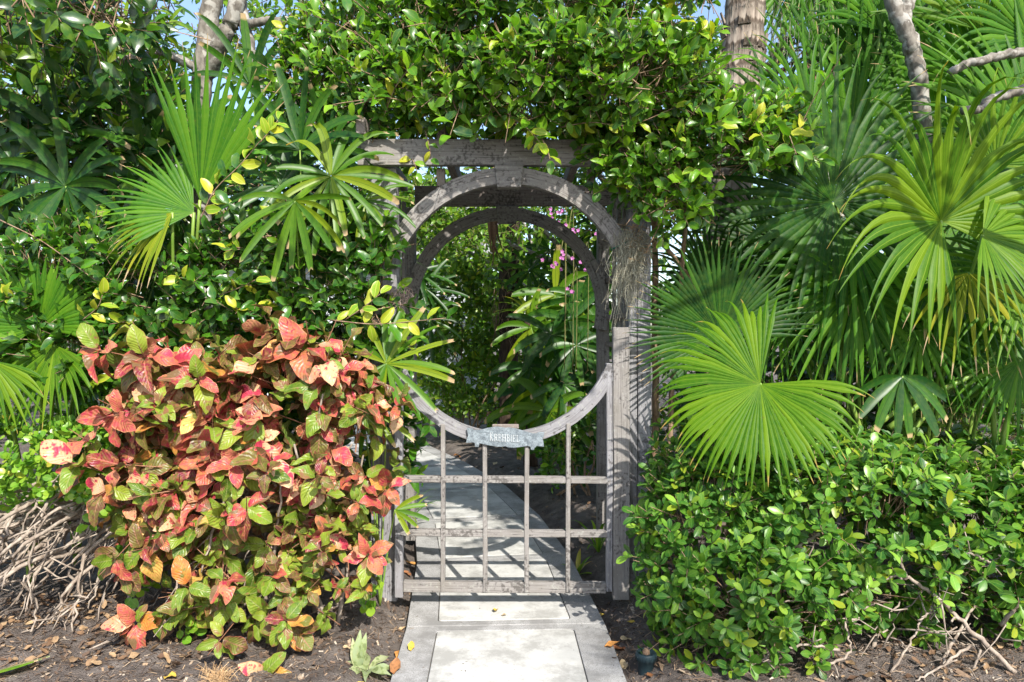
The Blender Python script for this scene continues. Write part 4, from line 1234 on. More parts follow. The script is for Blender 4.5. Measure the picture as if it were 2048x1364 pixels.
for c, r0, r1 in (
    ([W(2030, 1345, 2.62), W(1940, 1260, 2.66), W(1880, 1200, 2.68), W(1810, 1155, 2.68), W(1740, 1165, 2.7), W(1668, 1195, 2.72)], .015, .006),
    ([W(1812, 1155, 2.67), W(1795, 1100, 2.66), W(1788, 1080, 2.65)], .009, .006),
    ([W(1870, 1196, 2.67), W(1860, 1225, 2.65), W(1835, 1240, 2.64)], .008, .005),
    ([W(1640, 1068, 2.72), W(1600, 1090, 2.75), W(1548, 1130, 2.8), W(1500, 1120, 2.82)], .011, .008),
    ([W(1548, 1130, 2.8), W(1590, 1155, 2.85), W(1640, 1180, 2.9)], .012, .008),
    ([W(1665, 1195, 2.72), W(1560, 1205, 2.72), W(1450, 1228, 2.7)], .006, .003),
    ([W(1680, 1300, 2.6), W(1600, 1290, 2.62), W(1510, 1325, 2.6), W(1480, 1352, 2.58)], .008, .004),
    ([W(1640, 1335, 2.6), W(1700, 1305, 2.63), W(1690, 1250, 2.68), W(1720, 1235, 2.7)], .008, .005),
    ([W(1940, 1290, 2.62), W(1870, 1340, 2.58), W(1830, 1362, 2.56)], .008, .005),
    ([W(1960, 1300, 2.6), W(1945, 1350, 2.58), W(1985, 1372, 2.56)], .008, .005),
    ([W(1880, 1362, 2.62), W(1900, 1290, 2.72), W(1960, 1200, 2.85)], .010, .008),
    ([W(1720, 1362, 2.7), W(1760, 1260, 2.85), W(1800, 1160, 3.0)], .014, .010),
    ([W(1560, 1350, 2.75), W(1580, 1240, 2.9), W(1640, 1130, 3.0)], .014, .010),
    ([W(2000, 1250, 2.75), W(2060, 1180, 2.7), W(2100, 1100, 2.75)], .012, .010),
    ([W(1990, 1130, 2.72), W(1970, 1120, 2.7), W(1930, 1105, 2.7), W(1880, 1110, 2.75)], .009, .005),
    ([W(1780, 1345, 2.62), W(1830, 1270, 2.7), W(1850, 1200, 2.8)], .007, .005)):
    eye = np.array([0, 0, CAMH])
    woody(hed.root, [eye + (p - eye) * .965 for p in c], r0 * .68, r1 * .62)

for k in range(70):                        # clipped twig ends and shoots showing between the leaves
    a = np.array([RNG.uniform(1.0, 2.3), RNG.uniform(2.56, 2.8), RNG.uniform(.05, .42)])
    d = nrm(np.array([RNG.normal(0, .8), RNG.normal(-.3, .3), RNG.normal(.1, .6)])); ln = RNG.uniform(.08, .26)
    q = np.array([a, a + d * ln * .35 + RNG.normal(0, .012, 3), a + d * ln * .7 + RNG.normal(0, .018, 3), a + d * ln]); q[:, 2] = np.maximum(q[:, 2], .04)
    g = Geo(); tube(g, q, np.array([1, .85, .7, .5]) * RNG.uniform(.002, .0042), 5, wob=.25); g.obj('branch', M['branch'], hed.root)

# left low hedge with its bare woody side
lb0 = np.array([-1.75, 3.15, gz(-1.75, 3.15)])
low = Plant('low_hedge', 'low hedge at left with bare tangled grey branches under a green top', 'hedge', lb0, T_RD, [M['low'], M['shrub']])
low_blobs = [((-1.99, 3.15, .70), (.26, .26, .13)), ((-1.75, 3.15, .70), (.32, .3, .14)), ((-2.25, 3.2, .70), (.36, .32, .15)), ((-2.75, 3.2, .68), (.36, .32, .15))]
Bt, Dt = blob_twigs(low_blobs, 520, 2.6, .75, lambda x, nr: (nr[:, 1] < .6), 1, .4, .4)
P_, R_, S_, f_, i_ = twig_leaves(Bt, Dt, .07, 8, .026, .042, ang=1.1, up=.15, nview=.5)
low.add(P_, R_, S_, 0)
# a few round leaves at the copperleaf's foot
for c0 in (W(620 - 400, 1040, 2.9), W(250, 1120, 2.9), W(265, 1180, 2.85), W(375, 1265, 2.78), W(300, 1150, 2.85), W(470, 1215, 2.8), W(745, 1205, 2.95)):
    d0 = nrm(RNG.normal(0, 1, (3, 3)) + np.array([0, -.5, .6]))
    pp, r2, s2, ff, i3 = twig_leaves(np.tile(c0, (3, 1)) + RNG.normal(0, .02, (3, 3)), d0, .07, 5, .036, .055, ang=1.1, nview=.7)
    low.add(pp, r2, s2, 0)
for k in range(80):                        # branches that can be told apart
    x0 = RNG.uniform(-2.5, -1.15); z0 = RNG.uniform(.32, .66)
    a = np.array([x0 + RNG.uniform(0, .3), 3.2 + RNG.uniform(-.12, .2), z0])
    b = a + np.array([-RNG.uniform(.02, .22), -RNG.uniform(.12, .34), -RNG.uniform(.02, .16)])
    c = b + np.array([-RNG.uniform(.0, .16), -RNG.uniform(.02, .14), -RNG.uniform(.12, .3)])
    for p in (b, c): p[2] = max(p[2], .05)
    g = Geo()
    pts = curve_pts([a, b + RNG.normal(0, .03, 3), (b + c) / 2 + RNG.normal(0, .025, 3), c], 5, .006); pts[:, 2] = np.maximum(pts[:, 2], .045)
    r = RNG.uniform(.005, .011)
    tube(g, pts, np.linspace(r, r * .45, len(pts)), 6, wob=.25)
    for s in range(3):
        i = RNG.integers(4, len(pts) - 1)
        d = nrm(np.array([RNG.normal(-.4, .6), RNG.normal(-.3, .5), RNG.normal(-.6, .5)]))
        ln = RNG.uniform(.05, .16)
        q = pts[i] + np.array([[0, 0, 0], d * ln * .5, d * ln + RNG.normal(0, .02, 3)]); q[:, 2] = np.maximum(q[:, 2], .045)
        tube(g, q, [r * .5, r * .4, r * .25], 5, wob=.2)
    g.obj('branch', M['branch'], low.root)
for k in range(11):                        # thick stems behind
    z = RNG.uniform(.12, .6); x = RNG.uniform(-1.2, -.95)
    a = np.array([x, RNG.uniform(3.15, 3.35), z * .8 + .05]); b = a + np.array([-.6, RNG.uniform(-.1, .1), RNG.uniform(-.02, .12)]); c = b + np.array([-.9, RNG.uniform(-.1, .1), RNG.uniform(-.1, .12)])
    g = Geo(); pts = curve_pts([a, b, c], 8, .006); tube(g, pts, np.linspace(.022, .013, len(pts)), 8, wob=.15)
    g.obj('branch', M['branch'], low.root)
g = Geo()
for k in range(60):                       # the finer tangle
    a = np.array([RNG.uniform(-2.6, -1.1), RNG.uniform(2.78, 3.3), RNG.uniform(.08, .60)])
    d = nrm(np.array([RNG.normal(-.5, .6), RNG.normal(-.3, .6), RNG.normal(-.6, .6)])); ln = RNG.uniform(.06, .26)
    q = np.array([a, a + d * ln * .5 + RNG.normal(0, .02, 3), a + d * ln + RNG.normal(0, .04, 3)]); q[:, 2] = np.maximum(q[:, 2], .045)
    tube(g, q, np.array([1, .8, .4]) * RNG.uniform(.002, .0045), 4)
tag(g.obj('twigs', M['branch'], low.root, False), kind='stuff')

# left glossy shrub
sb = np.array([-1.3, 3.5, gz(-1.3, 3.5)])
shr = Plant('glossy_shrub', 'shiny dark green shrub with yellow new leaves above the copperleaf', 'shrub', sb, T_OV, [M['shrub'], M['vine_yellow'], M['vine_dark']])
shr_blobs = [((-2.1, 3.4, 1.55), (.40, .30, .26)), ((-1.65, 3.35, 1.45), (.38, .28, .30)), ((-1.25, 3.35, 1.48), (.36, .26, .30)), ((-.92, 3.32, 1.50), (.32, .22, .34)), ((-.75, 3.3, 1.24), (.22, .18, .22)), ((-1.45, 3.45, 1.2), (.5, .25, .25)), ((-2.0, 3.3, 1.22), (.35, .22, .16)), ((-1.1, 3.5, .8), (.6, .25, .5)), ((-1.75, 3.75, .85), (.7, .15, .5)), ((-1.05, 3.2, 1.72), (.2, .12, .14)), ((-.66, 3.19, 1.52), (.13, .09, .26))]
Bt, Dt = blob_twigs(shr_blobs, 1250, 2.3, .72, lambda x, nr: (nr[:, 1] < .4), 1, .3, .45)
P_, R_, S_, f_, i_ = twig_leaves(Bt - Dt * .04, Dt, RNG.uniform(.08, .15, len(Bt)), 7, .052, .088, ang=1.0, up=.15, jit=.24, opposite=False, nview=.6)
yel = (RNG.random(len(Bt)) < .05)[i_] & (f_ > .45)
mi = np.where(yel, 1, np.where(RNG.random(len(P_)) < .3, 2, 0))
shr.add(P_, R_, S_, mi)
g = Geo(); twig_mesh(g, Bt - Dt * .12, Dt, .24, .0028)


def sprig(plant, geo, pts, leaves, L, mi, n0=(0, -1, .5), r=.003, opp=True):
    pts = curve_pts(pts, 6)
    tube(geo, pts, np.linspace(r, r * .5, len(pts)), 5)
    for k in range(leaves):
        t = (k + 1) / leaves
        i = min(len(pts) - 1, int(t * (len(pts) - 1)))
        tg = nrm(pts[min(i + 1, len(pts) - 1)] - pts[max(i - 1, 0)])
        s = nrm(np.cross(tg, np.array([0, -1, 0])))
        sgn = 1 if k % 2 else -1
        d = tg * (.6 + .6 * (t > .9)) + s * sgn * (.9 if t < .95 else .1) + RNG.normal(0, .35, 3)
        hero(plant, pts[i], d, np.array(n0) + RNG.normal(0, .5, 3), L * random.uniform(.8, 1.15), mi[k % len(mi)])


sprig(shr, g, [W(400, 440, 3.0), W(430, 380, 2.97), W(480, 330, 2.95), W(530, 270, 2.93)], 16, .085, [0, 1, 2, 1, 1, 0, 1, 1])
sprig(shr, g, [W(520, 285, 2.93), W(540, 262, 2.92), W(556, 240, 2.92)], 7, .07, [1])
sprig(shr, g, [W(660, 640, 3.0), W(740, 648, 2.95), W(800, 645, 2.92), W(892, 636, 2.9)], 10, .085, [1, 0, 1, 1])
sprig(shr, g, [W(690, 640, 3.0), W(730, 612, 2.95), W(760, 588, 2.94)], 8, .08, [1, 1, 0])
sprig(shr, g, [W(165, 640, 3.05), W(195, 615, 3.0), W(205, 590, 2.98)], 6, .07, [1])
sprig(shr, g, [W(0, 440, 3.1), W(80, 480, 3.05), W(150, 530, 3.0), W(190, 560, 2.98)], 16, .08, [0, 0, 2])
sprig(shr, g, [W(440, 590, 3.1), W(480, 575, 3.05), W(510, 560, 3.0)], 6, .065, [1, 0, 1])
tag(g.obj('twigs', M['twig'], shr.root), kind='stuff')
for k in range(7):
    a = np.array([RNG.uniform(-2.0, -.9), 3.5 + RNG.uniform(-.05, .15), .03]); b = a + np.array([RNG.normal(0, .2), RNG.normal(0, .08), 1.3])
    a[2] = gz(a[0], a[1])
    g = Geo(); tube(g, curve_pts([a, (a + b) / 2 + RNG.normal(0, .06, 3), b], 7, .006), np.linspace(.018, .007, 13), 7); g.obj('stem', M['twig'], shr.root)

# ------------------------------------------------------------------ vine over the arbor
vb = np.array([0.78, 3.75, gz(.78, 3.75)])
vin = Plant('climbing_vine', 'thick green climber piled over the top of the arbor', 'vine', vb, T_OV, [M['vine'], M['vine_yellow'], M['vine_dark']])
vin_blobs = [((-.98, 3.75, 2.62), (.3, .3, .24)), ((-.85, 3.8, 2.95), (.35, .3, .2)), ((-.60, 3.5, 2.46), (.36, .34, .24)), ((-.2, 3.4, 2.48), (.42, .34, .26)), ((.22, 3.32, 2.48), (.42, .36, .26)), ((.65, 3.4, 2.46), (.42, .36, .28)), ((1.0, 3.5, 2.42), (.38, .36, .36)), ((.1, 3.35, 2.85), (.6, .40, .22)), ((.75, 3.5, 2.90), (.6, .40, .26)), ((-.45, 3.6, 2.85), (.5, .34, .24)), ((.92, 3.25, 2.12), (.27, .20, .26)), ((.62, 3.2, 2.10), (.22, .14, .17)), ((1.18, 3.35, 2.2), (.22, .2, .22)), ((.03, 3.1, 2.36), (.24, .16, .13)), ((.72, 3.12, 1.94), (.16, .10, .16)),
             ((-.22, 3.10, 2.45), (.22, .13, .11)), ((.12, 3.02, 2.47), (.26, .15, .13)), ((.52, 3.04, 2.44), (.30, .16, .17))]


def vin_keep(x, nr):
    fy = CAMH + (HZ - 272 + 14 * np.sin(x[:, 0] * 9)) / F * x[:, 1]
    front = (x[:, 1] < 3.6) & (x[:, 2] < fy) & (x[:, 0] < .30)
    X0 = x[:, 0] - .389 * x[:, 2]; Y0 = x[:, 1] + 1.02 * x[:, 2]
    gap = (np.sin(X0 * 19 + 2.2 * np.sin(Y0 * 7)) + .6 * np.sin(X0 * 43 + Y0 * 11) > .55) & (Y0 > 5.5) & (RNG.random(len(x)) < .9)     # leaves left out in shafts along the sun, shaped to dapple the beams
    front |= gap
    px = 1024 + x[:, 0] / x[:, 1] * F; py = HZ - (x[:, 2] - CAMH) / x[:, 1] * F
    return ~front & (nr[:, 1] < .6) & ~((px > 1425) & (py < 215)) & ~((px > 1400) & (py > 330))


Bt, Dt = blob_twigs(vin_blobs, 2200, 2.2, .70, vin_keep, 1, .35, .5)
P_, R_, S_, f_, i_ = twig_leaves(Bt - Dt * .04, Dt, RNG.uniform(.08, .15, len(Bt)), 7, .044, .080, ang=1.15, up=.2, jit=.28, nview=.5, nd=.8, bunch=.25)
lit = Bt[:, 1] + .2 * RNG.random(len(Bt)) < 3.45
yel = (RNG.random(len(Bt)) < .06)[i_] & (f_ > .5)
mi = np.where(yel, 1, np.where(RNG.random(len(P_)) < .18, 2, 0))
vin.add(P_, R_, S_, mi)
g = Geo(); twig_mesh(g, Bt - Dt * .14, Dt, .26, .003)
for k in range(46):                        # long shoots that break the outline
    px, py = RNG.uniform(700, 1600), RNG.uniform(20, 240)
    if px > 1230: py = RNG.uniform(60, 400)
    if px > 1400: py = RNG.uniform(225, 320)
    a = W(px, py, 3.2); d = np.array([RNG.normal(0, .14), -RNG.uniform(.08, .26), RNG.normal(.04, .12)])
    sprig(vin, g, [a, a + d * .5 + np.array([0, 0, .03]), a + d, a + d * 1.25 - np.array([0, 0, .02])], RNG.integers(7, 13), RNG.uniform(.07, .10), [0, 0, 1, 0, 0] if k % 3 == 0 else [0, 0, 2], n0=(.1, -.6, .8))
sprig(vin, g, [W(990, 215, 3.1), W(1030, 240, 3.05), W(1060, 262, 3.0), W(1080, 285, 2.98)], 12, .078, [1, 0, 0, 1])
sprig(vin, g, [W(1080, 270, 3.0), W(1095, 300, 2.98), W(1100, 320, 2.97)], 6, .07, [0, 1, 0])
sprig(vin, g, [W(1120, 255, 3.1), W(1180, 245, 3.05), W(1260, 250, 3.0), W(1350, 215, 2.98)], 18, .07, [0, 1, 0, 0])
sprig(vin, g, [W(800, 175, 3.2), W(830, 185, 3.1), W(880, 190, 3.05)], 9, .075, [1, 0, 1])
sprig(vin, g, [W(850, 260, 3.2), W(858, 290, 3.15), W(862, 318, 3.14)], 5, .055, [0, 1])
sprig(vin, g, [W(815, 300, 3.3), W(828, 325, 3.22), W(835, 345, 3.2)], 5, .06, [0, 1])
sprig(vin, g, [W(940, 215, 3.1), W(950, 200, 3.05), W(968, 190, 3.0)], 7, .075, [1, 1, 0])
tag(g.obj('twigs', M['twig'], vin.root), kind='stuff')
for ctrl, r0, r1 in (([vb, (.78, 3.72, 1.2), (.7, 3.6, 2.2), (.3, 3.5, 2.5)], .022, .012), ([(.82, 3.7, .05), (.86, 3.62, 1.1), (.95, 3.5, 2.2), (1.2, 3.4, 2.4)], .016, .009),
                     ([(.74, 3.68, 1.4), (.5, 3.62, 2.3), (-.1, 3.6, 2.42), (-.6, 3.7, 2.5)], .014, .008), ([W(1335, 500, 3.5), W(1380, 560, 3.6), W(1400, 620, 3.7), W(1420, 800, 3.8)], .012, .010)):
    woody(vin.root, [np.array(c, float) for c in ctrl], r0, r1, 'stem', 2, 'twig')

# ------------------------------------------------------------------ trees
tb = W(415, 1000, 4.0); tb[2] = gz(tb[0], tb[1])
tre = Plant('broadleaf_tree', 'grey barked tree with dark leathery leaves at upper left', 'tree', tb, T_EL, [M['tree'], M['bgdark'], M['bgleaf']])
for nm, ctrl, r0, r1 in (('trunk', [tb, W(408, 600, 4.0), W(403, 300, 4.0), W(402, 200, 3.98), W(412, 90, 3.98), W(432, -40, 3.96), W(450, -220, 3.95)], .058, .055),
                         ('limb', [W(406, 170, 4.0), W(440, 90, 3.92), W(468, 30, 3.9), W(490, -60, 3.88)], .05, .045),
                         ('limb', [W(560, 330, 4.05), W(530, 250, 3.98), W(508, 130, 3.95), W(490, 50, 3.93), W(478, -20, 3.95)], .03, .032),
                         ('limb', [W(500, 48, 3.9), W(545, 42, 3.88), W(590, 45, 3.86), W(640, 75, 3.85), W(656, 45, 3.86), W(700, 15, 3.9)], .024, .018),
                         ('limb', [W(640, 75, 3.85), W(632, 30, 3.86), W(600, 0, 3.88), W(580, -30, 3.9)], .018, .014),
                         ('limb', [W(618, 240, 4.1), W(622, 170, 4.1), W(625, 80, 4.1)], .02, .016),
                         ('limb', [W(172, 200, 3.9), W(200, 165, 3.88), W(240, 125, 3.86), W(330, 110, 3.9), W(405, 140, 3.98)], .020, .024),
                         ('limb', [W(215, -10, 3.8), W(285, 75, 3.78), W(370, 130, 3.85)], .012, .016),
                         ('limb', [W(690, 270, 3.8), W(730, 215, 3.85), W(700, 140, 3.9), W(718, 40, 3.9)], .016, .012)):
    g = Geo(); pts = curve_pts(ctrl, 8, .004)
    tube(g, pts, np.linspace(r0, r1, len(pts)), 12, wob=.025); g.obj(nm, M['greybark'], tre.root)
tre_blobs = [((-2.1, 3.9, 2.35), (.45, .35, .35)), ((-2.6, 3.9, 2.0), (.5, .35, .4)), ((-1.55, 3.75, 2.15), (.35, .22, .25)), ((-1.9, 3.7, 2.9), (.6, .35, .3)), ((-2.8, 3.8, 2.8), (.6, .4, .4)), ((-1.2, 3.9, 2.75), (.35, .25, .2)), ((-.85, 3.95, 2.85), (.35, .25, .2)), ((-1.6, 4.5, 2.1), (.5, .2, .2)), ((-1.2, 4.6, 2.0), (.4, .2, .3)), ((-2.3, 4.6, 2.2), (.6, .2, .6)), ((-2.2, 3.1, 2.75), (.5, .3, .14))]
Bt, Dt = blob_twigs(tre_blobs, 640, 2.2, .6, lambda x, nr: (nr[:, 1] < .6) & ~((x[:, 1] < 4.1) & (np.abs(1024 + x[:, 0] / x[:, 1] * F - 440) < 85) & (HZ - (x[:, 2] - CAMH) / x[:, 1] * F > -60)) & ~((x[:, 1] < 4.0) & (np.abs(1024 + x[:, 0] / x[:, 1] * F - 600) < 100) & (np.abs(HZ - (x[:, 2] - CAMH) / x[:, 1] * F - 60) < 75)), 1, .2, .5)
P_, R_, S_, f_, i_ = twig_leaves(Bt, Dt, RNG.uniform(.12, .22, len(Bt)), 7, .08, .135, ang=1.0, up=.1, jit=.25, nview=.5)
tre.add(P_, R_, S_, np.where(RNG.random(len(P_)) < .22, 2, 0))  # paler leaves mixed in, their colour standing for sunlit ones
g = Geo(); twig_mesh(g, Bt - Dt * .2, Dt, .4, .004); tag(g.obj('twigs', M['twig'], tre.root), kind='stuff')

t2 = W(1850, 900, 4.1); t2[2] = gz(t2[0], t2[1])
tr2 = empty('bare_limbed_tree', t2, 'pale mottled tree limbs rising through the fan palms at right', 'tree')
for nm, ctrl, r0, r1 in (('trunk', [t2, W(1862, 600, 4.0), W(1850, 300, 3.75), W(1838, 170, 3.7), W(1822, 90, 3.68), W(1795, 30, 3.68), W(1770, -60, 3.7)], .045, .042),
                         ('limb', [W(1826, 100, 3.69), W(1808, 40, 3.72), W(1822, -20, 3.75), W(1840, -120, 3.78)], .035, .035),
                         ('limb', [W(1898, 148, 3.5), W(1935, 128, 3.45), W(2000, 112, 3.42), W(2080, 96, 3.4), W(2200, 60, 3.4)], .020, .024),
                         ('limb', [W(1924, 222, 3.3), W(1960, 218, 3.3), W(1985, 198, 3.3), W(2048, 178, 3.3), W(2150, 150, 3.32)], .020, .024)):
    g = Geo(); pts = curve_pts(ctrl, 8, .004); tube(g, pts, np.linspace(r0, r1, len(pts)), 12, wob=.025); g.obj(nm, M['greybark'], tr2)

ovb = np.array([2.9, 2.2, gz(2.9, 2.2)])
ov = Plant('broadleaf_tree', 'tree whose leafy bough reaches over the path in front of the gate', 'tree', ovb, T_OV, [M['vine'], M['vine_dark']])
for nm, ctrl, r0, r1 in (('trunk', [ovb, (2.92, 2.2, 1.2), (2.8, 2.15, 2.4), (2.6, 2.1, 3.6)], .07, .05), ('limb', [(2.8, 2.15, 2.4), (2.0, 2.0, 2.95), (1.1, 1.95, 3.05), (.2, 1.9, 3.0)], .035, .012), ('limb', [(2.0, 2.0, 2.95), (1.5, 1.5, 3.1), (.9, 1.0, 3.1)], .02, .010)):
    g = Geo(); pts = curve_pts([np.array(c, float) for c in ctrl], 8, .004); tube(g, pts, np.linspace(r0, r1, len(pts)), 9, wob=.08); g.obj(nm, M['greybark'], ov.root)
Bt, Dt = blob_twigs([((.25, 1.9, 3.0), (.4, .3, .14)), ((1.0, 1.95, 3.05), (.45, .35, .15)), ((1.7, 2.0, 3.0), (.4, .3, .2)), ((.9, 1.1, 3.1), (.35, .3, .12)), ((2.4, 2.1, 3.4), (.6, .5, .4)), ((-.3, 1.75, 3.05), (.3, .2, .1))], 95, 2.2, .3, lambda x, nr: x[:, 2] > 1.294 + .5 * x[:, 1] + .22, 1, .2, .6)
P_, R_, S_, f_, i_ = twig_leaves(Bt, Dt, .16, 6, .06, .095, nview=.2)
ov.add(P_, R_, S_, 0)
g = Geo(); twig_mesh(g, Bt - Dt * .15, Dt, .3, .003); tag(g.obj('twigs', M['twig'], ov.root), kind='stuff')

t3 = W(1442, 1000, 4.4); t3[2] = gz(t3[0], t3[1])
pt = Palm('palm_tree', 'tall palm tree trunk with fibrous brown bark right of the arbor', 'palm tree', t3)
g = Geo()
ctrl = [t3, W(1445, 700, 4.4), W(1452, 450, 4.4), W(1472, 250, 4.42), W(1488, 50, 4.44), W(1495, -150, 4.45), W(1500, -420, 4.46)]
pts = curve_pts(ctrl, 14)
rad = np.interp(np.linspace(0, 1, len(pts)), [0, .3, .6, 1], [.16, .145, .13, .115]) * (1 + .008 * np.sin(np.arange(len(pts)) * 2.1))
tube(g, pts, rad, 18, wob=.07); g.obj('trunk', M['palmbark'], pt.root)
# old leaf bases ringing the trunk
for k in range(60):
    i = RNG.integers(14, len(pts) - 10); a = RNG.uniform(math.pi * .9, math.pi * 2.1)
    o = np.array([math.cos(a), math.sin(a), 0]); p = pts[i] + o * rad[i] * .96
    g = Geo(); t_ = np.cross(o, Z3)
    w = RNG.uniform(.015, .035); h = RNG.uniform(.05, .11)
    g.add([p - t_ * w, p + t_ * w, p + t_ * w * .6 + Z3 * h + o * .03, p - t_ * w * .6 + Z3 * h + o * .03, p - t_ * w + o * .012, p + t_ * w + o * .012, p + t_ * w * .6 + Z3 * h + o * .036, p - t_ * w * .6 + Z3 * h + o * .036],
          [(4, 5, 6, 7), (0, 1, 5, 4), (1, 2, 6, 5), (3, 0, 4, 7), (2, 3, 7, 6)], [(0, 0)] * 8)
    g.obj('leaf_base', M['palmbark'], pt.root, False)
top = pts[-1]
for (px, py, ang, sp__, Rp) in ((1590, -40, 250, 200, 190), (1690, -60, 262, 160, 200), (1500, -330, 100, 220, 330), (1330, -200, 200, 220, 300), (1640, -200, 330, 220, 330), (1420, -120, 240, 150, 150)):
    pt.frond(px, py, 4.6, ang, sp__, Rp, 26, 'fan_mid', nz=.3, droop=1.0, fuse=.4, foot=top, pr=.012)
# dangling leaf threads
g = Geo()
for k in range(120):
    x = RNG.uniform(1540, 1720); y = RNG.uniform(-40, 70)
    a = W(x, y, RNG.uniform(4.4, 4.7)); ln = RNG.uniform(.12, .42)
    tube(g, np.array([a, a + np.array([RNG.normal(0, .02), 0, -ln * .5]), a + np.array([RNG.normal(0, .04), 0, -ln])]), .0018, 3)
tag(g.obj('leaf_threads', M['moss'], pt.root, False), kind='stuff')

p4 = np.array([2.95, -3.95, 0.03])
rp4 = Palm('palm_tree', 'roadside palm behind the viewer whose crown shades the paving', 'palm tree', p4)
g = Geo(); pts = curve_pts([p4, p4 + np.array([-.05, .05, 2.5]), p4 + np.array([-.1, .1, 5.6])], 10); tube(g, pts, np.linspace(.14, .10, len(pts)), 14, wob=.06); g.obj('trunk', M['palmbark'], rp4.root)
top4 = pts[-1]
for k in range(6):
    a = k * 1.047 + .5; e = RNG.uniform(-.1, .6)
    D = nrm(np.array([math.cos(a), math.sin(a), e])); hub = top4 + D * .55
    g = Geo(); fan_geo(g, hub, D, np.array([0, 0, 1.0]) - D * D[2], .62, 15, 190, .3, .9, .1, seed=700 + k, wscale=.8)
    o = g.obj('frond', M['fan_mid'], rp4.root)
    g = Geo(); tube(g, curve_pts([top4, top4 + D * .3 + np.array([0, 0, .05]), hub], 6), [.016, .009], 6); g.obj('petiole', M['petiole'], o)

# plant with red brown seed pods behind the palm fronds
rb = W(1610, 900, 4.9); rb[2] = gz(rb[0], rb[1])
red = Plant('red_podded_shrub', 'shrub with dry reddish brown pods and pale leaves behind the palm trunk', 'shrub', rb, T_BG, [M['redpod'], M['bgleaf'], M['fall_tan']])
rblobs = [(W(1600, 135, 4.9), (.22, .15, .16)), (W(1640, 120, 4.9), (.15, .15, .10)), (W(1570, 180, 4.9), (.15, .15, .1)), (W(1680, 150, 4.9), (.12, .1, .1))]
Bt, Dt = blob_twigs(rblobs, 60, 2, .2, lambda x, nr: nr[:, 1] < 2, 1, -.1, .6)
P_, R_, S_, f_, i_ = twig_leaves(Bt, Dt, .1, 6, .05, .09, nview=.6)
red.add(P_, R_, S_, np.where(RNG.random(len(P_)) < .55, 0, np.where(RNG.random(len(P_)) < .7, 1, 2)))
for k in range(3):
    a = rb + np.array([RNG.normal(0, .1), 0, 0]); b = W(1580 + 45 * k, 150, 4.9)
    g = Geo(); tube(g, curve_pts([a, (a + b) / 2 + RNG.normal(0, .05, 3), b], 6), np.linspace(.015, .006, 11), 6); g.obj('stem', M['twig'], red.root)


# ------------------------------------------------------------------ garden behind the arch
def bush(name, label, cat, center_px, Y, rpx, n, L, mats, mixw=(1,), group=None, stems=4, tm=None, depth=.25, rlo=.3, limit=300, up=.2):
    cx = W(*center_px, Y); base = np.array([cx[0], Y, gz(cx[0], Y)])
    pl = Plant(name, label, cat, base, tm or T_BG, [M[m] for m in mats], group, limit)
    bl = [(W(x, y, Y), (r / F * Y, min(depth, r / F * Y), r2 / F * Y)) for (x, y, r, r2) in rpx]
    Bt, Dt = blob_twigs(bl, n, 2.2, rlo, lambda x, nr: x[:, 2] > .05, 1, up, .5)
    P_, R_, S_, f_, i_ = twig_leaves(Bt, Dt, RNG.uniform(1.2, 2.2, len(Bt)) * L, 6, L * .7, L * 1.2, ang=1.0, up=.1, jit=.25, nview=.5)
    pl.add(P_, R_, S_, RNG.choice(len(mats), len(P_), p=np.array(mixw) / sum(mixw)))
    g = Geo(); twig_mesh(g, Bt - Dt * L, Dt, L * 3, .003); tag(g.obj('twigs', M['greentwig'], pl.root), kind='stuff')
    for k in range(stems):
        c, r = bl[RNG.integers(len(bl))]
        a = base + np.array([RNG.normal(0, .08), RNG.normal(0, .05), 0])
        g = Geo(); tube(g, curve_pts([a, (a + c) / 2 + RNG.normal(0, .05, 3), c], 6), np.linspace(.012, .006, 11), 6); g.obj('stem', M['twig'], pl.root)
    return pl


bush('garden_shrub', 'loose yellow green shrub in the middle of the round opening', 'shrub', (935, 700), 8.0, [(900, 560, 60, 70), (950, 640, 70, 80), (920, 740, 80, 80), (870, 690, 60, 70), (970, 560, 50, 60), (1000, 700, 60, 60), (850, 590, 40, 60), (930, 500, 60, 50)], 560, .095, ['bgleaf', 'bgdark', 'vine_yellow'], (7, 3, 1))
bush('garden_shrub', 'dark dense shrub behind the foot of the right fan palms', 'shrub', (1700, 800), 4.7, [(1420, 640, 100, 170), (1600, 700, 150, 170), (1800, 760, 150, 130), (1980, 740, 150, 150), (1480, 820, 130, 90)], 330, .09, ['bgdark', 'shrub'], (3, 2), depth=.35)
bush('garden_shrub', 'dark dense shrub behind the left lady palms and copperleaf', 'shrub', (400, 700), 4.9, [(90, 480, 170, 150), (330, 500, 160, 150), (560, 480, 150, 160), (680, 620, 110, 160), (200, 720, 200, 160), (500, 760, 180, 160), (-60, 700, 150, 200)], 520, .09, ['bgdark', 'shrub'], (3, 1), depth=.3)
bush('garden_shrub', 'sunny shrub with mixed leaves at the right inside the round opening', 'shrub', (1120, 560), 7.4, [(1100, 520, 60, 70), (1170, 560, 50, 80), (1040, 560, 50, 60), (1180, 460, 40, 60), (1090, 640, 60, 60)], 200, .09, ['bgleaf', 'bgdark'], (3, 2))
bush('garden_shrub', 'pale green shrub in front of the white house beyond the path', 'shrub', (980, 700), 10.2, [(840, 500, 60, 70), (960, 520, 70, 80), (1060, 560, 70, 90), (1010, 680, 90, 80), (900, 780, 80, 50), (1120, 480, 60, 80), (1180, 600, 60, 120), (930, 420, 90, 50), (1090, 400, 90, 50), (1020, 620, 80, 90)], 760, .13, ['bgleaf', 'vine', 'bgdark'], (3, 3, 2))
bush('leafy_plant', 'round leaved green plant at the foot of the fan palms behind the hedge', 'plant', (1880, 860), 3.75, [(1880, 850, 110, 55), (2010, 835, 100, 65), (1760, 880, 90, 40), (2100, 800, 90, 90)], 130, .06, ['shrub', 'bgdark'], (3, 2), tm=T_RD)
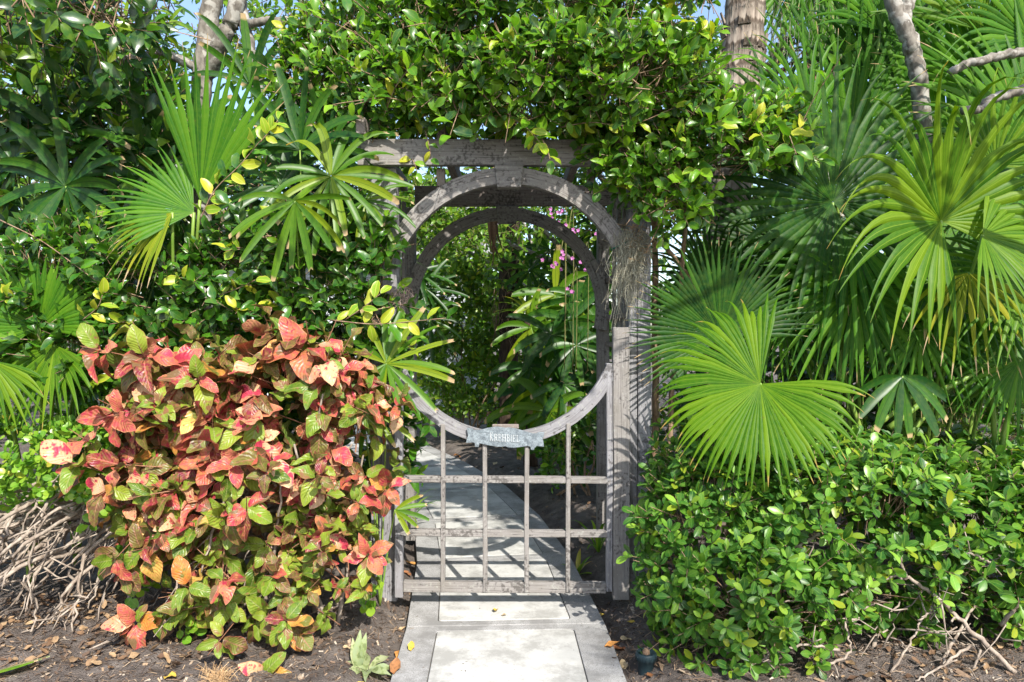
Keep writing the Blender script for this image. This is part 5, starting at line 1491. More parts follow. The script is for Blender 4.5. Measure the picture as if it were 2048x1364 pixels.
bush('ground_plant', 'dark low growth in the shade under the right fan palms', 'plant', (1650, 800), 4.1, [(1500, 800, 130, 70), (1680, 790, 130, 70), (1860, 770, 130, 80), (2030, 740, 120, 90)], 200, .085, ['bgdark', 'tree'], (1, 1))
bush('ground_plant', 'low dark leafy plant on the soil under the middle shrub', 'plant', (950, 830), 7.8, [(900, 800, 70, 45), (960, 790, 60, 50), (1020, 800, 50, 50), (1010, 740, 30, 60)], 150, .08, ['bgdark', 'bgleaf'], (3, 2))
bush('leafy_plant', 'glossy leafy plant at the foot of the lady palm behind the gate', 'plant', (1150, 890), 5.3, [(1130, 890, 50, 45), (1185, 880, 40, 50), (1120, 920, 40, 30)], 60, .075, ['shrub', 'vine'], (3, 1), tm=T_OB)
bush('climbing_vine', 'leafy vine hanging behind the top of the rear arch', 'vine', (870, 440), 5.9, [(860, 450, 60, 50), (930, 480, 70, 50), (1010, 470, 50, 40), (1080, 440, 40, 30), (830, 400, 70, 40)], 240, .06, ['bgdark', 'bgleaf'], (2, 3), stems=0)
# dark trunk overgrown with roots and hanging dead leaves in the middle of the opening
eb = np.array([-.06, 7.6, 0.03])
et = empty('overgrown_trunk', eb, 'dark root covered trunk behind the arch keystone', 'tree')
g = Geo(); pts = curve_pts([eb, (-.04, 7.6, 1.0), (-.03, 7.62, 1.9), (0, 7.65, 3.6)], 10)
tube(g, pts, np.linspace(.09, .12, len(pts)), 12, wob=.25); g.obj('trunk', M['darkbark'], et)
for k in range(40):
    a = RNG.uniform(3.3, 6.1); z = RNG.uniform(1.2, 2.2); p = np.array([-.03 + .16 * math.cos(a), 7.62 + .16 * math.sin(a), z])
    g = Geo(); tube(g, np.array([p, p + np.array([RNG.normal(0, .04), -.02, -.12]), p + np.array([RNG.normal(0, .08), -.03, -RNG.uniform(.2, .4)])]), [.004, .003, .002], 4); g.obj('root', M['twig'], et)
dl = empty('dead_leaf_bundle', W(986, 440, 4.6), 'bundle of dry tan strap leaves hanging behind the rear keystone', 'dead leaves')
for k in range(7):
    a = W(984 + RNG.uniform(-8, 8), 425, 4.6); ln = RNG.uniform(.2, .42)
    g = Geo(); pp = curve_pts([a, a + np.array([RNG.normal(0, .012), -.01, -ln * .5]), a + np.array([RNG.normal(.01, .03), -.02, -ln])], 5)
    w = np.interp(np.linspace(0, 1, len(pp)), [0, .3, 1], [.006, .011, .002])
    v = np.concatenate([np.stack([p + np.array([-w_, 0, 0]), p + np.array([0, -.004, 0]), p + np.array([w_, 0, 0])]) for p, w_ in zip(pp, w)])
    q = [(i * 3 + c, i * 3 + c + 1, i * 3 + c + 4, i * 3 + c + 3) for i in range(len(pp) - 1) for c in (0, 1)]
    g.add(v, q, np.zeros((len(v), 2))); g.obj('leaf', M['dead'], dl)


def strap_plant(name, label, cat, c, n, L, w, mat, spread=1.0, droop=1.0, group=None, front=0.0):
    root = empty(name, c, label, cat, group)
    for k in range(n):
        a = k * 2.4; e = RNG.uniform(.25, 1.25) * spread
        D = nrm(np.array([math.cos(a) * math.sin(e), math.sin(a) * math.sin(e) - front, math.cos(e)]))
        ln = L * RNG.uniform(.7, 1.1); p = np.array(c, float); vs, us = [], []
        s = nrm(np.cross(D, Z3 + .01))
        for r in range(8):
            t = r / 7
            d = nrm(D - Z3 * droop * t ** 1.5)
            if r: p = p + d * ln / 7
            ww = w * (.5 + 1.2 * t if t < .4 else .98 * (1 - ((t - .4) / .6) ** 2) + .02)
            up = nrm(np.cross(s, d))
            vs += [p - s * ww / 2, p - up * .15 * ww, p + s * ww / 2]; us += [(0, t), (.5, t), (1, t)]
        q = [(i * 3 + c_, i * 3 + c_ + 1, i * 3 + c_ + 4, i * 3 + c_ + 3) for i in range(7) for c_ in (0, 1)]
        link('leaf', mesh_np('leaf', vs, q, us, [M[mat]]), root)
    return root


bz = W(1058, 628, 6.4)
br_ = strap_plant('bromeliad', 'green bromeliad with orange tipped straps perched on a stump in the opening', 'plant', bz, 18, .36, .042, 'strap', .95, .8)
g = Geo(); tube(g, curve_pts([(bz[0] + .02, 6.45, .02), (bz[0], 6.44, .7), bz - np.array([0, 0, .01])], 8), np.linspace(.07, .045, 15), 9, wob=.3)
st = g.obj('tree_stump', M['darkbark']); tag(st, 'dark slender stump under the bromeliad', 'stump')
strap_plant('strap_plant', 'small strappy plant with reddish tips beside the path behind the right gate bar', 'plant', (0.36, 3.78, gz(.36, 3.78)), 13, .17, .028, 'strap', 1.15, .8)
strap_plant('strap_plant', 'thin arching strap plant behind the right stile', 'plant', (0.50, 3.95, gz(.5, 3.95)), 8, .30, .022, 'vine' if False else 'bgleaf', .8, 1.0)
strap_plant('strap_plant', 'grassy plant behind the left gate stile by the path', 'plant', (-.72, 4.4, gz(-.72, 4.4)), 12, .42, .022, 'bgleaf', .8, .9)
strap_plant('strap_plant', 'broad leaved plant behind the left end of the curved rail', 'plant', (-.98, 5.2, gz(-.98, 5.2)), 10, .55, .035, 'bgdark', .7, .7)

# orchids
orc = [(1135, 470, 5.3, 24), (1118, 523, 5.2, 22), (1195, 480, 5.3, 7), (1142, 580, 5.3, 8), (1120, 425, 5.4, 16), (1165, 532, 5.25, 6)]
olab = ['pink orchid spray high right inside the round opening', 'pink orchid spray at mid right inside the round opening', 'small pink orchid spray beside the rear post', 'lowest pink orchid spray by the lady palm', 'pink orchid spray just under the rear beam', 'tiny pink orchid cluster at the arch edge']
for (px, py, Y, n), lb_ in zip(orc, olab):
    c = W(px, py, Y)
    root = empty('orchid', c, lb_, 'orchid', 'orchid sprays')
    g = Geo(); tube(g, curve_pts([(c[0] + .05, Y + .1, 1.0), c + np.array([.05, .05, .15]), c], 6), .003, 5); g.obj('flower_stem', M['greentwig'], root)
    for k in range(n // 2):
        fc = c + RNG.normal(0, 1, 3) * np.array([.04, .02, .035]) * (n / 16) ** .4
        g = Geo()
        for p in range(5):
            a = p * 1.2566 + RNG.uniform(0, .5)
            d = np.array([math.cos(a), -.25, math.sin(a)]); s = np.array([-math.sin(a), 0, math.cos(a)])
            L_ = .017
            g.add([fc, fc + d * L_ * .5 - s * L_ * .4, fc + d * L_, fc + d * L_ * .5 + s * L_ * .4], [(0, 1, 2, 3)], [(0, 0)] * 4)
        g.obj('flower', M['petal'], root, False)

# ------------------------------------------------------------------ far background
house = empty('white_house', (-3.0, 12.0, 0), 'white clapboard house glimpsed through the plants behind the arch', 'house')
for k in range(16):
    z = .02 + k * .16
    G = Geo()
    x0, x1 = -6.5, -.35
    G.add([(x0, 12.0, z), (x1, 12.0, z), (x1, 12.02, z + .158), (x0, 12.02, z + .158), (x0, 12.2, z), (x1, 12.2, z), (x1, 12.2, z + .158), (x0, 12.2, z + .158)], [(0, 1, 2, 3), (3, 2, 6, 7), (0, 4, 5, 1), (1, 5, 6, 2), (4, 0, 3, 7)], [(0, 0)] * 8)
    G.obj('wall_board', M['housewall'], house, False)
sh = bpy.data.objects.new('shutter', None)
bm = bmesh.new()
for (lo_, hi_) in (((-2.05, 11.93, 1.0), (-1.99, 11.975, 2.0)), ((-1.50, 11.93, 1.0), (-1.44, 11.975, 2.0)), ((-1.99, 11.93, 1.95), (-1.50, 11.975, 2.0)), ((-1.99, 11.93, 1.0), (-1.50, 11.975, 1.05))):
    r = bmesh.ops.create_cube(bm, size=1)
    for v in r['verts']: v.co = Vector([(lo_[i] + hi_[i]) / 2 + v.co[i] * (hi_[i] - lo_[i] - .002) for i in range(3)])
shu = bm_obj('shutter', bm, M['housewall'], house)
for k in range(18):
    z = 1.06 + k * .05
    G = Geo(); G.add([(-1.985, 11.935, z), (-1.502, 11.935, z), (-1.502, 11.965, z + .045), (-1.985, 11.965, z + .045)], [(0, 1, 2, 3)], [(0, 0)] * 4)
    G.obj('slat', M['louvre'], shu, False)
for z in (1.2,):
    for x in (-1.15, -.62):
        bm = bmesh.new(); r = bmesh.ops.create_cube(bm, size=1)
        for v in r['verts']: v.co = Vector((x + v.co.x * .10, 11.9 + v.co.y * .08, 1.25 + v.co.z * 2.5))
        bm_obj('column', bm, M['housewall'], house)
G = Geo(); G.add([(-6.9, 11.6, 2.56), (-.1, 11.6, 2.56), (-.1, 14.5, 4.0), (-6.9, 14.5, 4.0), (-6.9, 11.6, 2.62), (-.1, 11.6, 2.62), (-.1, 14.5, 4.06), (-6.9, 14.5, 4.06)], [(0, 1, 5, 4), (4, 5, 6, 7), (3, 2, 1, 0), (1, 2, 6, 5), (0, 4, 7, 3)], [(0, 0)] * 8)
G.obj('roof', M['roof'], house, False)
for o in [sh]: bpy.data.objects.remove(o)


def far_tree(name, label, X, Y, h, blobs, n, L, mats, mixw, trunk_r=.08):
    base = np.array([X, Y, 0.02])
    pl = Plant(name, label, 'tree', base, T_BG, [M[m] for m in mats], 'trees behind the garden', 300)
    Bt, Dt = blob_twigs(blobs, n, 2.2, .55, lambda x, nr: (nr[:, 1] < .5), 1, .1, .5)
    P_, R_, S_, f_, i_ = twig_leaves(Bt, Dt, RNG.uniform(1.4, 2.4, len(Bt)) * L, 7, L * .75, L * 1.2, ang=1.0, up=.1, jit=.25, nview=.4)
    pl.add(P_, R_, S_, RNG.choice(len(mats), len(P_), p=np.array(mixw) / sum(mixw)))
    g = Geo(); pts = curve_pts([base, base + np.array([.05, 0, h * .4]), base + np.array([-.05, 0, h * .75])], 7, .01); tube(g, pts, np.linspace(trunk_r, trunk_r * .5, len(pts)), 9, wob=.1); g.obj('trunk', M['greybark'], pl.root)
    for k in range(5):
        c, r = blobs[k % len(blobs)]; a = pts[RNG.integers(5, len(pts))]
        g = Geo(); tube(g, curve_pts([a, (a + np.array(c)) / 2 + RNG.normal(0, .08, 3), np.array(c, float)], 6), np.linspace(trunk_r * .45, .012, 11), 6); g.obj('limb', M['greybark'], pl.root)
    g = Geo(); twig_mesh(g, Bt - Dt * L * 1.5, Dt, L * 4, .005); tag(g.obj('twigs', M['twig'], pl.root), kind='stuff')


far_tree('broadleaf_tree', 'sunny green tree filling the gap above the arbor', 1.25, 7.0, 3.6, [((-.6, 6.2, 3.0), (.8, .5, .55)), ((.5, 6.0, 3.2), (.9, .5, .6)), ((1.3, 6.4, 3.0), (.7, .5, .6)), ((.1, 6.2, 3.9), (1.2, .5, .5)), ((-.9, 6.5, 2.5), (.5, .3, .35)), ((.9, 6.3, 2.5), (.6, .3, .3))], 900, .085, ['bgleaf', 'bgdark'], (3, 2))
far_tree('broadleaf_tree', 'shady green tree behind the left lady palms', -2.6, 6.5, 3.4, [((-2.9, 6.4, 2.2), (.9, .5, .8)), ((-3.6, 6.3, 3.2), (1.0, .5, .8)), ((-2.2, 6.6, 1.5), (.8, .4, .7)), ((-3.6, 6.2, 1.6), (.9, .5, .9)), ((-2.0, 6.4, 3.9), (.9, .5, .35)), ((-3.4, 6.3, 4.3), (1.2, .5, .5)), ((-1.6, 6.6, 3.0), (.5, .4, .4))], 800, .085, ['bgdark', 'bgleaf'], (3, 2))
far_tree('broadleaf_tree', 'bushy tree behind the right fan palms', 2.6, 6.2, 3.2, [((2.2, 6.0, 1.6), (.8, .4, .9)), ((3.2, 6.2, 2.2), (.9, .5, 1.0)), ((2.6, 6.3, 3.4), (1.0, .5, .7)), ((4.0, 6.2, 1.4), (.8, .5, 1.0)), ((4.2, 6.2, 3.6), (1.0, .5, .9)), ((1.5, 6.1, 1.0), (.5, .4, .7))], 800, .085, ['bgdark', 'bgleaf'], (2, 2))
far_tree('broadleaf_tree', 'pale airy tree far behind the round opening', .3, 8.2, 3.0, [((.9, 8.0, 1.6), (.6, .3, .6)), ((1.5, 8.2, 2.2), (.6, .3, .6)), ((.1, 8.3, 2.7), (.8, .3, .35)), ((-1.3, 8.1, 2.6), (.5, .3, .35))], 200, .09, ['bgleaf', 'bgdark'], (4, 1))
far_tree('broadleaf_tree', 'dark tree far beyond the roof at left', -6.0, 13.0, 6.0, [((-6.5, 13, 4.0), (2.0, 1, 1.5)), ((-4.2, 13.5, 4.2), (1.3, 1, .9)), ((-8.5, 13, 3), (2, 1, 2)), ((-6.5, 13, 1.8), (3, 1, 1.6))], 800, .16, ['bgdark', 'bgleaf'], (3, 2), .16)
far_tree('broadleaf_tree', 'tall green tree far beyond the roof at right', 6.0, 13.0, 6.0, [((5.5, 13, 4.6), (1.8, 1, 1.6)), ((8.0, 13, 3.5), (2, 1, 2)), ((3.2, 13.5, 5.4), (1.6, 1, 1.0)), ((5.0, 13, 2.0), (3, 1, 1.8)), ((.2, 13.5, 6.0), (2.4, 1, .9))], 1000, .16, ['bgleaf', 'bgdark'], (2, 2), .16)

far_tree('broadleaf_tree', 'tree beyond the garden outside the right edge of the view', 6.5, 8.5, 4.0, [((5.6, 8.0, 1.2), (1.6, .8, 1.2)), ((7.5, 8.6, 2.2), (1.8, .8, 2.0)), ((10, 9, 1.8), (2.2, .8, 1.8)), ((5.5, 8.5, 3.6), (1.4, .6, 1.0))], 600, .14, ['bgdark', 'bgleaf'], (3, 2), .12)
far_tree('broadleaf_tree', 'tree beyond the garden outside the left edge of the view', -7.0, 8.5, 4.0, [((-5.6, 8.0, 1.2), (1.6, .8, 1.2)), ((-7.5, 8.6, 2.2), (1.8, .8, 2.0)), ((-10, 9, 1.8), (2.2, .8, 1.8)), ((-5.5, 8.5, 3.6), (1.4, .6, 1.0))], 600, .14, ['bgdark', 'bgleaf'], (3, 2), .12)

# ------------------------------------------------------------------ moss and air plants
pm = W(1262, 460, 3.24)
moss = empty('spanish_moss', pm, 'grey green tuft of hanging moss tied to the right post', 'moss')
g = Geo()
for k in range(360):
    t = RNG.random()
    x0 = RNG.normal(1262, 15); y0 = RNG.uniform(455, 490) + (RNG.random() ** 2) * 80
    a = W(x0, y0, AF - .03 - RNG.uniform(0, .05)); ln = RNG.uniform(.04, .24) * (1.25 if x0 < 1262 else .6)
    pp = [a]
    for s in range(4):
        pp.append(pp[-1] + np.array([RNG.normal(0, .019), RNG.normal(0, .010), -ln / 4 + RNG.normal(0, .016)]))
    tube(g, np.array(pp), np.linspace(.0012, .0007, 5), 3)
tag(g.obj('strands', M['moss'], moss, False), kind='stuff')
g = Geo()
for k in range(90):
    a = W(RNG.normal(1272, 12), RNG.uniform(450, 520), AF - .05)
    tube(g, np.array([a, a + RNG.normal(0, .018, 3), a + RNG.normal(0, .03, 3)]), .0011, 3)
tag(g.obj('strands', M['hay'], moss, False), 'tan dry strands in the middle of the tuft', kind='stuff')
ap = empty('air_plant', W(803, 590, 3.26), 'dry pinkish air plant clinging to the left post', 'plant')
g = Geo()
for k in range(60):
    a = W(RNG.normal(803, 8), RNG.uniform(570, 600), AF - .02)
    pp = [a]
    for s in range(4): pp.append(pp[-1] + np.array([RNG.normal(0, .013), RNG.normal(-.004, .008), -.012 + RNG.normal(0, .010)]))
    tube(g, np.array(pp), np.linspace(.0016, .0008, 5), 3)
tag(g.obj('strands', M['pinkmoss'], ap, False), kind='stuff')

# ------------------------------------------------------------------ small things on the ground
T_FALL = [leaf_tmpl(.55, 6, .35, -.25, .85, .45, .3, 3), leaf_tmpl(.5, 6, .7, -.4, .85, .45, .4, 4), leaf_tmpl(.62, 6, .15, .3, .8, .45, .5, 6)]
FM = {}


def ground_pt(px, py, z=0.0):
    Y = F * (CAMH - z) / (py - HZ)
    return np.array([(px - 1024) / F * Y, Y, z])


falls = [(991, 1224, 'fall_yellow', .055, 0, 'yellow fallen leaf on the cream slab nearest the gate'), (1008, 1233, 'fall_tan', .03, 0, 'tiny tan fallen leaf beside the yellow one on the slab'), (822, 1298, 'fall_yellow', .06, 0, 'curled yellow and brown fallen leaf on the path\'s left border'),
         (1198, 1212, 'fall_yellow', .06, 0, 'yellow green fallen leaf on the path\'s right border by the gate'), (1223, 1280, 'fall_orange', .07, .03, 'orange brown fallen leaf at the path\'s right edge, nearest its border'), (1240, 1268, 'fall_brown', .075, .03, 'reddish brown fallen leaf on soil right of the path, largest there'), (1252, 1255, 'fall_tan', .06, .03, 'pale tan curled leaf on soil right of the path'), (1247, 1295, 'fall_tan', .065, .03, 'cream fallen leaf on soil between the path and the sprinkler'), (1262, 1231, 'fall_yellow', .05, .03, 'ochre fallen leaf on soil near the right gate post'),
         (1300, 1330, 'fall_brown', .05, .03, 'brown fallen leaf below the sprinkler'), (1270, 1355, 'fall_orange', .05, .03, 'orange fallen leaf at the bottom edge right of the path'), (800, 1280, 'fall_orange', .07, .02, 'orange fallen leaf on soil left of the path border'), (803, 1228, 'fall_tan', .045, .03, 'small tan fallen leaf on soil left of the slab'), (694, 1303, 'fall_tan', .04, .03, 'pale fallen leaf on soil left of the wilted plant'), (716, 1356, 'fall_yellow', .05, .03, 'yellowish fallen leaf at the bottom edge left of the path'),
         (790, 1330, 'fall_brown', .09, .02, 'crumpled brown fallen leaf under the wilted plant'), (775, 1340, 'fall_orange', .08, .03, 'orange brown fallen leaf heaped under the wilted plant'), (822, 1107, 'fall_orange', .07, .02, 'orange fallen leaf behind the gate\'s left stile'), (815, 1130, 'fall_brown', .06, .02, 'brown fallen leaf behind the left end of the bottom rail'), (1182, 1145, 'fall_tan', .06, .03, 'pink tan fallen leaf beside the strap plant behind the gate'), (915, 905, 'fall_orange', .10, .03, 'orange curled leaf on soil beyond the path behind the gate'), (990, 930, 'fall_tan', .07, .03, 'tan leaf on dark soil behind the second gate bar'),
         (340, 1358, 'fall_yellow', .06, .035, 'pale yellow leaf on soil at the bottom left'), (485, 1300, 'fall_brown', .06, .04, 'brown leaf on soil under the copperleaf'), (150, 1215, 'fall_orange', .06, .05, 'orange leaf among the bare branches at left'), (60, 1240, 'fall_tan', .06, .05, 'tan leaf on litter at the far left')]
for (px, py, mt, L_, z, lb_) in falls:
    c = ground_pt(px, py, z); c[2] = max(gz(c[0], c[1]), 0 if abs(c[0] - path_center(c[1])) < .44 else -9) + .004
    v, q, u = T_FALL[RNG.integers(3)]
    a = RNG.uniform(0, 6.28)
    Rm = np.array([[math.cos(a), -math.sin(a), 0], [math.sin(a), math.cos(a), 0], [0, 0, 1]])
    vv = v.copy(); vv[:, 1] -= .5; vv[:, 2] -= vv[:, 2].min()
    o = bpy.data.objects.new('fallen_leaf', mesh_np('fallen_leaf', (vv * L_) @ Rm.T, q, u, [M[mt]]))
    COL.objects.link(o); o.location = tuple(c)
    tag(o, lb_, 'leaf', 'fallen leaves on path and soil')

# mulch, chips and old leaf litter: nobody could count it
n = 18000
cx = RNG.uniform(-2.6, 2.6, n); cy = np.where(RNG.random(n) < .8, RNG.uniform(2.3, 3.5, n), RNG.uniform(3.5, 6.5, n))
dd = np.abs(cx - path_center(cy)); ok = (dd > .46) | ((dd > .40) & (RNG.random(n) < .25)) | (RNG.random(n) < .012)
cx, cy = cx[ok], cy[ok]; n = len(cx)
a = RNG.random(n) * 6.28; L_ = RNG.uniform(.003, .011, n) * np.where(RNG.random(n) < .06, 2.4, 1); w_ = L_ * RNG.uniform(.15, .5, n)
d = np.stack([np.cos(a), np.sin(a), RNG.normal(0, .35, n)], 1); s = np.stack([-np.sin(a), np.cos(a), RNG.normal(0, .35, n)], 1)
onp = np.abs(cx - path_center(cy)) < .45
c = np.stack([cx, cy, np.where(onp, .0045, ground_z(cx, cy) + .004)], 1)
d[onp, 2] *= .1; s[onp, 2] *= .1; L_ = np.where(onp, L_ * .45, L_); w_ = np.where(onp, w_ * .5, w_)
v = np.stack([c - d * L_[:, None] - s * w_[:, None] * .6, c + d * L_[:, None] - s * w_[:, None], c + d * L_[:, None] * .9 + s * w_[:, None] * .7, c - d * L_[:, None] + s * w_[:, None]], 1).reshape(-1, 3)
mul = link('mulch', mesh_np('mulch', v, np.arange(4 * n).reshape(-1, 4), None, [M['chip']], None, False))
tag(mul, 'brown bark mulch scattered over the soil', kind='stuff')
g = Geo()
for k in range(480):
    if k < 300: x, y = RNG.uniform(-2.4, -1.2), RNG.uniform(2.55, 3.3)
    elif k < 390: x, y = RNG.uniform(1.1, 2.4), RNG.uniform(2.45, 2.95)
    else: x, y = RNG.uniform(-.4, .6), RNG.uniform(4.2, 6.5)
    if abs(x - path_center(y)) < .5: continue
    vq = T_FALL[RNG.integers(3)]; L0 = RNG.uniform(.022, .055)
    Rr = frame(np.array([[*nrm(RNG.normal(0, 1, 2)), RNG.normal(0, .25)]]), np.array([[RNG.normal(0, .3), RNG.normal(0, .3), 1]]))[0]
    g.add((vq[0] * L0) @ Rr.T + np.array([x, y, gz(x, y) + .008]), vq[1], vq[2])
lit_ = g.obj('leaf_litter', M['dead']); tag(lit_, 'dry brown leaf litter under the bare branches', kind='stuff')

g = Geo()
for k in range(2600):
    x, y = RNG.uniform(-2.3, 2.3), RNG.uniform(2.4, 3.3)
    if abs(x - path_center(y)) < .47: continue
    a = RNG.uniform(0, 6.28); ln = RNG.uniform(.015, .07) * (1.8 if RNG.random() < .06 else 1)
    d = np.array([math.cos(a), math.sin(a), 0]) * ln
    z = gz(x, y) + .004
    tube(g, np.array([[x, y, z], [x + d[0] * .5 + RNG.normal(0, .004), y + d[1] * .5 + RNG.normal(0, .004), z + RNG.uniform(0, .008)], [x + d[0], y + d[1], gz(x + d[0], y + d[1]) + .004]]), RNG.uniform(.0005, .0014), 3)
tag(g.obj('dry_stalks', M['chip'], None, False), 'matted dry stalks and fibres on the soil', kind='stuff')

# drip tube, sprinkler head, dry frond, fibre tuft, wilted plant
dt = empty('drip_hose', W(437, 1245, 2.80), 'black irrigation tube with teal cap at the copperleaf\'s foot', 'hose')
g = Geo(); c0 = [W(435, 1250, 2.80), W(438, 1275, 2.76), W(443, 1295, 2.68), W(455, 1305, 2.63), W(475, 1311, 2.6), W(486, 1312, 2.62)]
for p in c0: p[2] = max(p[2], .045)
tube(g, curve_pts(c0, 6), .008, 8); g.obj('tube', M['black'], dt)
g = Geo(); p0 = W(434, 1240, 2.80); tube(g, np.array([p0 + np.array([0, 0, -.03]), p0 + np.array([0, 0, .0]), p0 + np.array([0, 0, .014])]), [.012, .014, .010], 10); g.obj('cap', M['teal'], dt)
g = Geo(); tube(g, curve_pts([W(425, 1238, 2.82), W(400, 1236, 2.85), W(372, 1240, 2.9)], 6), .006, 7); g.obj('feed_pipe', M['branch'], dt)

sc_ = ground_pt(1292, 1310, .04); sc_[2] = gz(sc_[0], sc_[1])
sk = empty('sprinkler_head', sc_, 'dark blue green plastic sprinkler head in the soil right of the path', 'sprinkler')


def lathe(name, prof, mat, parent, c, seg=24):
    G = Geo(); vs = []
    for (r, z) in prof:
        for k in range(seg):
            a = k / seg * 6.2832
            vs.append((c[0] + r * math.cos(a), c[1] + r * math.sin(a), c[2] + z))
    q = [(i * seg + j, i * seg + (j + 1) % seg, (i + 1) * seg + (j + 1) % seg, (i + 1) * seg + j) for i in range(len(prof) - 1) for j in range(seg)]
    G.add(vs, q, np.zeros((len(vs), 2))); return G.obj(name, mat, parent)


lathe('housing', [(.030, -.02), (.032, .035), (.0385, .037), (.0395, .062), (.036, .066), (.034, .0665), (.0325, .060), (.018, .060), (.001, .0602)], M['valve'], sk.id_data if False else sk, sc_)
for k in range(14):
    a = k / 14 * 6.2832; ca, sa = math.cos(a), math.sin(a)
    G = Geo(); tube(G, np.array([(sc_[0] + .0392 * ca, sc_[1] + .0392 * sa, sc_[2] + .039), (sc_[0] + .0402 * ca, sc_[1] + .0402 * sa, sc_[2] + .060)]), .0018, 4); G.obj('grip_rib', M['valve'], sk)
lathe('nozzle', [(.015, .058), (.014, .070), (.010, .072), (.009, .078), (.004, .079), (.0005, .079)], M['twig'], sk, sc_, 16)

df = empty('dry_palm_blade', ground_pt(30, 1340, .03), 'dry folded palm blade lying on soil at the bottom left corner', 'dead leaf')
for k in range(5):
    g = Geo(); a = ground_pt(-20, 1352 + k * 4, .04); b = ground_pt(100 - k * 8, 1318 + k * 6, .04); a[2] = b[2] = .05 + .006 * k
    dv = nrm(b - a); s = nrm(np.cross(dv, Z3))
    pp = [a + (b - a) * t for t in np.linspace(0, 1, 6)]; ww = [.004, .012, .014, .013, .009, .002]
    v = np.concatenate([np.stack([p - s * w, p + Z3 * .004, p + s * w]) for p, w in zip(pp, ww)])
    g.add(v, [(i * 3 + c_, i * 3 + c_ + 1, i * 3 + c_ + 4, i * 3 + c_ + 3) for i in range(5) for c_ in (0, 1)], [(0, 0)] * len(v))
    g.obj('segment', [M['wilt'], M['dead'], M['wilt'], M['fall_tan'], M['strap']][k], df)
hf = empty('fibre_tuft', ground_pt(435, 1355, .04), 'tuft of tan dry palm fibre on the soil at bottom', 'fibre')
g = Geo()
for k in range(150):
    a = ground_pt(435 + RNG.normal(0, 12), 1360 + RNG.normal(0, 6), .04); d = nrm(np.array([RNG.normal(0, .6), RNG.normal(.2, .5), RNG.uniform(.2, .9)]))
    ln = RNG.uniform(.03, .08); tube(g, np.array([a, a + d * ln * .6, a + d * ln + np.array([0, 0, -.01])]), .0009, 3)
tag(g.obj('fibres', M['hay'], hf, False), kind='stuff')
wp = ground_pt(735, 1325, .03); wp[2] = gz(wp[0], wp[1])
wl_ = Plant('wilted_plant', 'small wilted grey green plant on the soil left of the path', 'plant', wp, [leaf_tmpl(.3, 7, .4, .5, .9, .45, .5, s) for s in range(3)], [M['wilt']])
for k in range(9):
    a = k * .75 + .3
    hero(wl_, wp + np.array([0, 0, .01]), (math.cos(a), math.sin(a) * .7, .35 + .5 * (k == 4)), (0, -.4, 1), random.uniform(.07, .12), 0)
for k in range(4):
    hero(wl_, wp + np.array([-.035, .0, .02]), (random.uniform(-.3, .3), -.1, 1), (0, -1, .3), random.uniform(.10, .14), 0)


# ------------------------------------------------------------------ turn the leaf records into objects: the largest ones in view singly
CELL = 4.0
GW, GH = int(2048 / CELL), int(1364 / CELL)


def project(v):
    y = np.maximum(v[..., 1], .05)
    return 1024 + v[..., 0] / y * F, HZ - (v[..., 2] - CAMH) / y * F


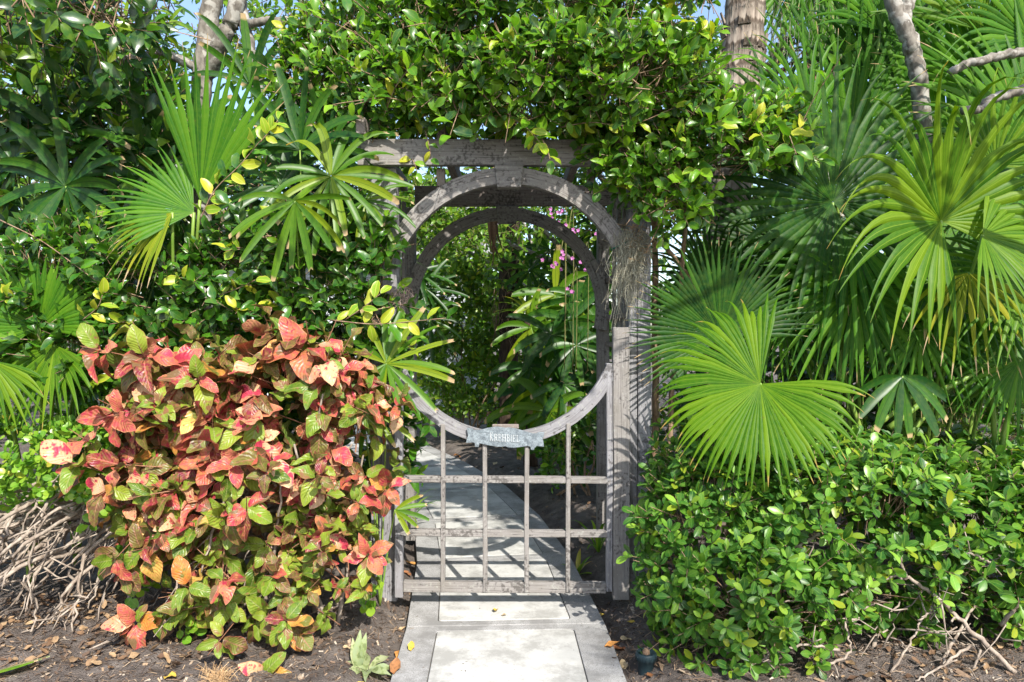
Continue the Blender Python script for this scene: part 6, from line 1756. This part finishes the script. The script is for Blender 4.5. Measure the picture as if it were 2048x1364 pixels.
zb = np.full(GW * GH, 1e9)
recs = []
for p in PLANTS:
    p.cat()
    n = len(p.P)
    nv = max(len(t[0]) for t in p.t)
    V = np.zeros((n, nv, 3))
    for k, (tv, tq, tu) in enumerate(p.t):
        m_ = p.TI == k
        if m_.any():
            V[m_, :] = (np.einsum('nij,vj->nvi', p.R[m_], np.concatenate([tv, np.tile(tv[-1:], (nv - len(tv), 1))])) * p.S[m_][:, None, None]) + p.P[m_][:, None, :]
    px, py = project(V)
    inside = (px >= 0) & (px < 2048) & (py >= 0) & (py < 1364)
    cell = np.where(inside, (np.clip(py, 0, 1363) // CELL).astype(int) * GW + (np.clip(px, 0, 2047) // CELL).astype(int), -1)
    np.minimum.at(zb, cell[inside], V[..., 1][inside])
    recs.append((V, px, py, inside, cell))
for ov in OCC:
    px, py = project(ov)
    ins = (px >= 0) & (px < 2048) & (py >= 0) & (py < 1364)
    np.minimum.at(zb, (py[ins] // CELL).astype(int) * GW + (px[ins] // CELL).astype(int), ov[:, 1][ins])

for p, (V, px, py, inside, cell) in zip(PLANTS, recs):
    n = len(p.P)
    vis = inside & (V[..., 1] <= np.where(cell >= 0, zb[np.maximum(cell, 0)], 0) + .03)
    wpx = px.max(1) - px.min(1); hpx = py.max(1) - py.min(1)
    frac = vis.mean(1)
    score = frac * wpx * hpx
    cand = (np.maximum(wpx, hpx) >= 10) & (frac >= .22)
    order = np.argsort(-np.where(cand, score, 0))[:p.limit]
    order = order[cand[order]]
    single = np.zeros(n, bool); single[order] = True
    cache = {}
    for i in order:
        k = (int(p.TI[i]), int(p.MI[i]))
        if k not in cache:
            t = p.t[k[0]]
            cache[k] = mesh_np(p.leaf, t[0], t[1], t[2], [p.m[k[1]]])
        o = bpy.data.objects.new(p.leaf, cache[k])
        COL.objects.link(o)
        o.parent = p.root
        R = p.R[i]; S = float(p.S[i]); t = p.P[i] - p.base
        o.matrix_basis = Matrix(((R[0, 0] * S, R[0, 1] * S, R[0, 2] * S, t[0]), (R[1, 0] * S, R[1, 1] * S, R[1, 2] * S, t[1]), (R[2, 0] * S, R[2, 1] * S, R[2, 2] * S, t[2]), (0, 0, 0, 1)))
    rest = ~single
    if rest.any():
        g = Geo()
        for k, (tv, tq, tu) in enumerate(p.t):
            for mi_ in range(len(p.m)):
                m_ = rest & (p.TI == k) & (p.MI == mi_)
                c = int(m_.sum())
                if not c: continue
                vv = V[m_][:, :len(tv)].reshape(-1, 3)
                q = (np.arange(c)[:, None, None] * len(tv) + tq[None]).reshape(-1, 4)
                g.add(vv, q, np.tile(tu, (c, 1)), mi_)
        tag(g.obj('foliage', p.m, p.root), kind='stuff')
print('objects', len(bpy.data.objects))
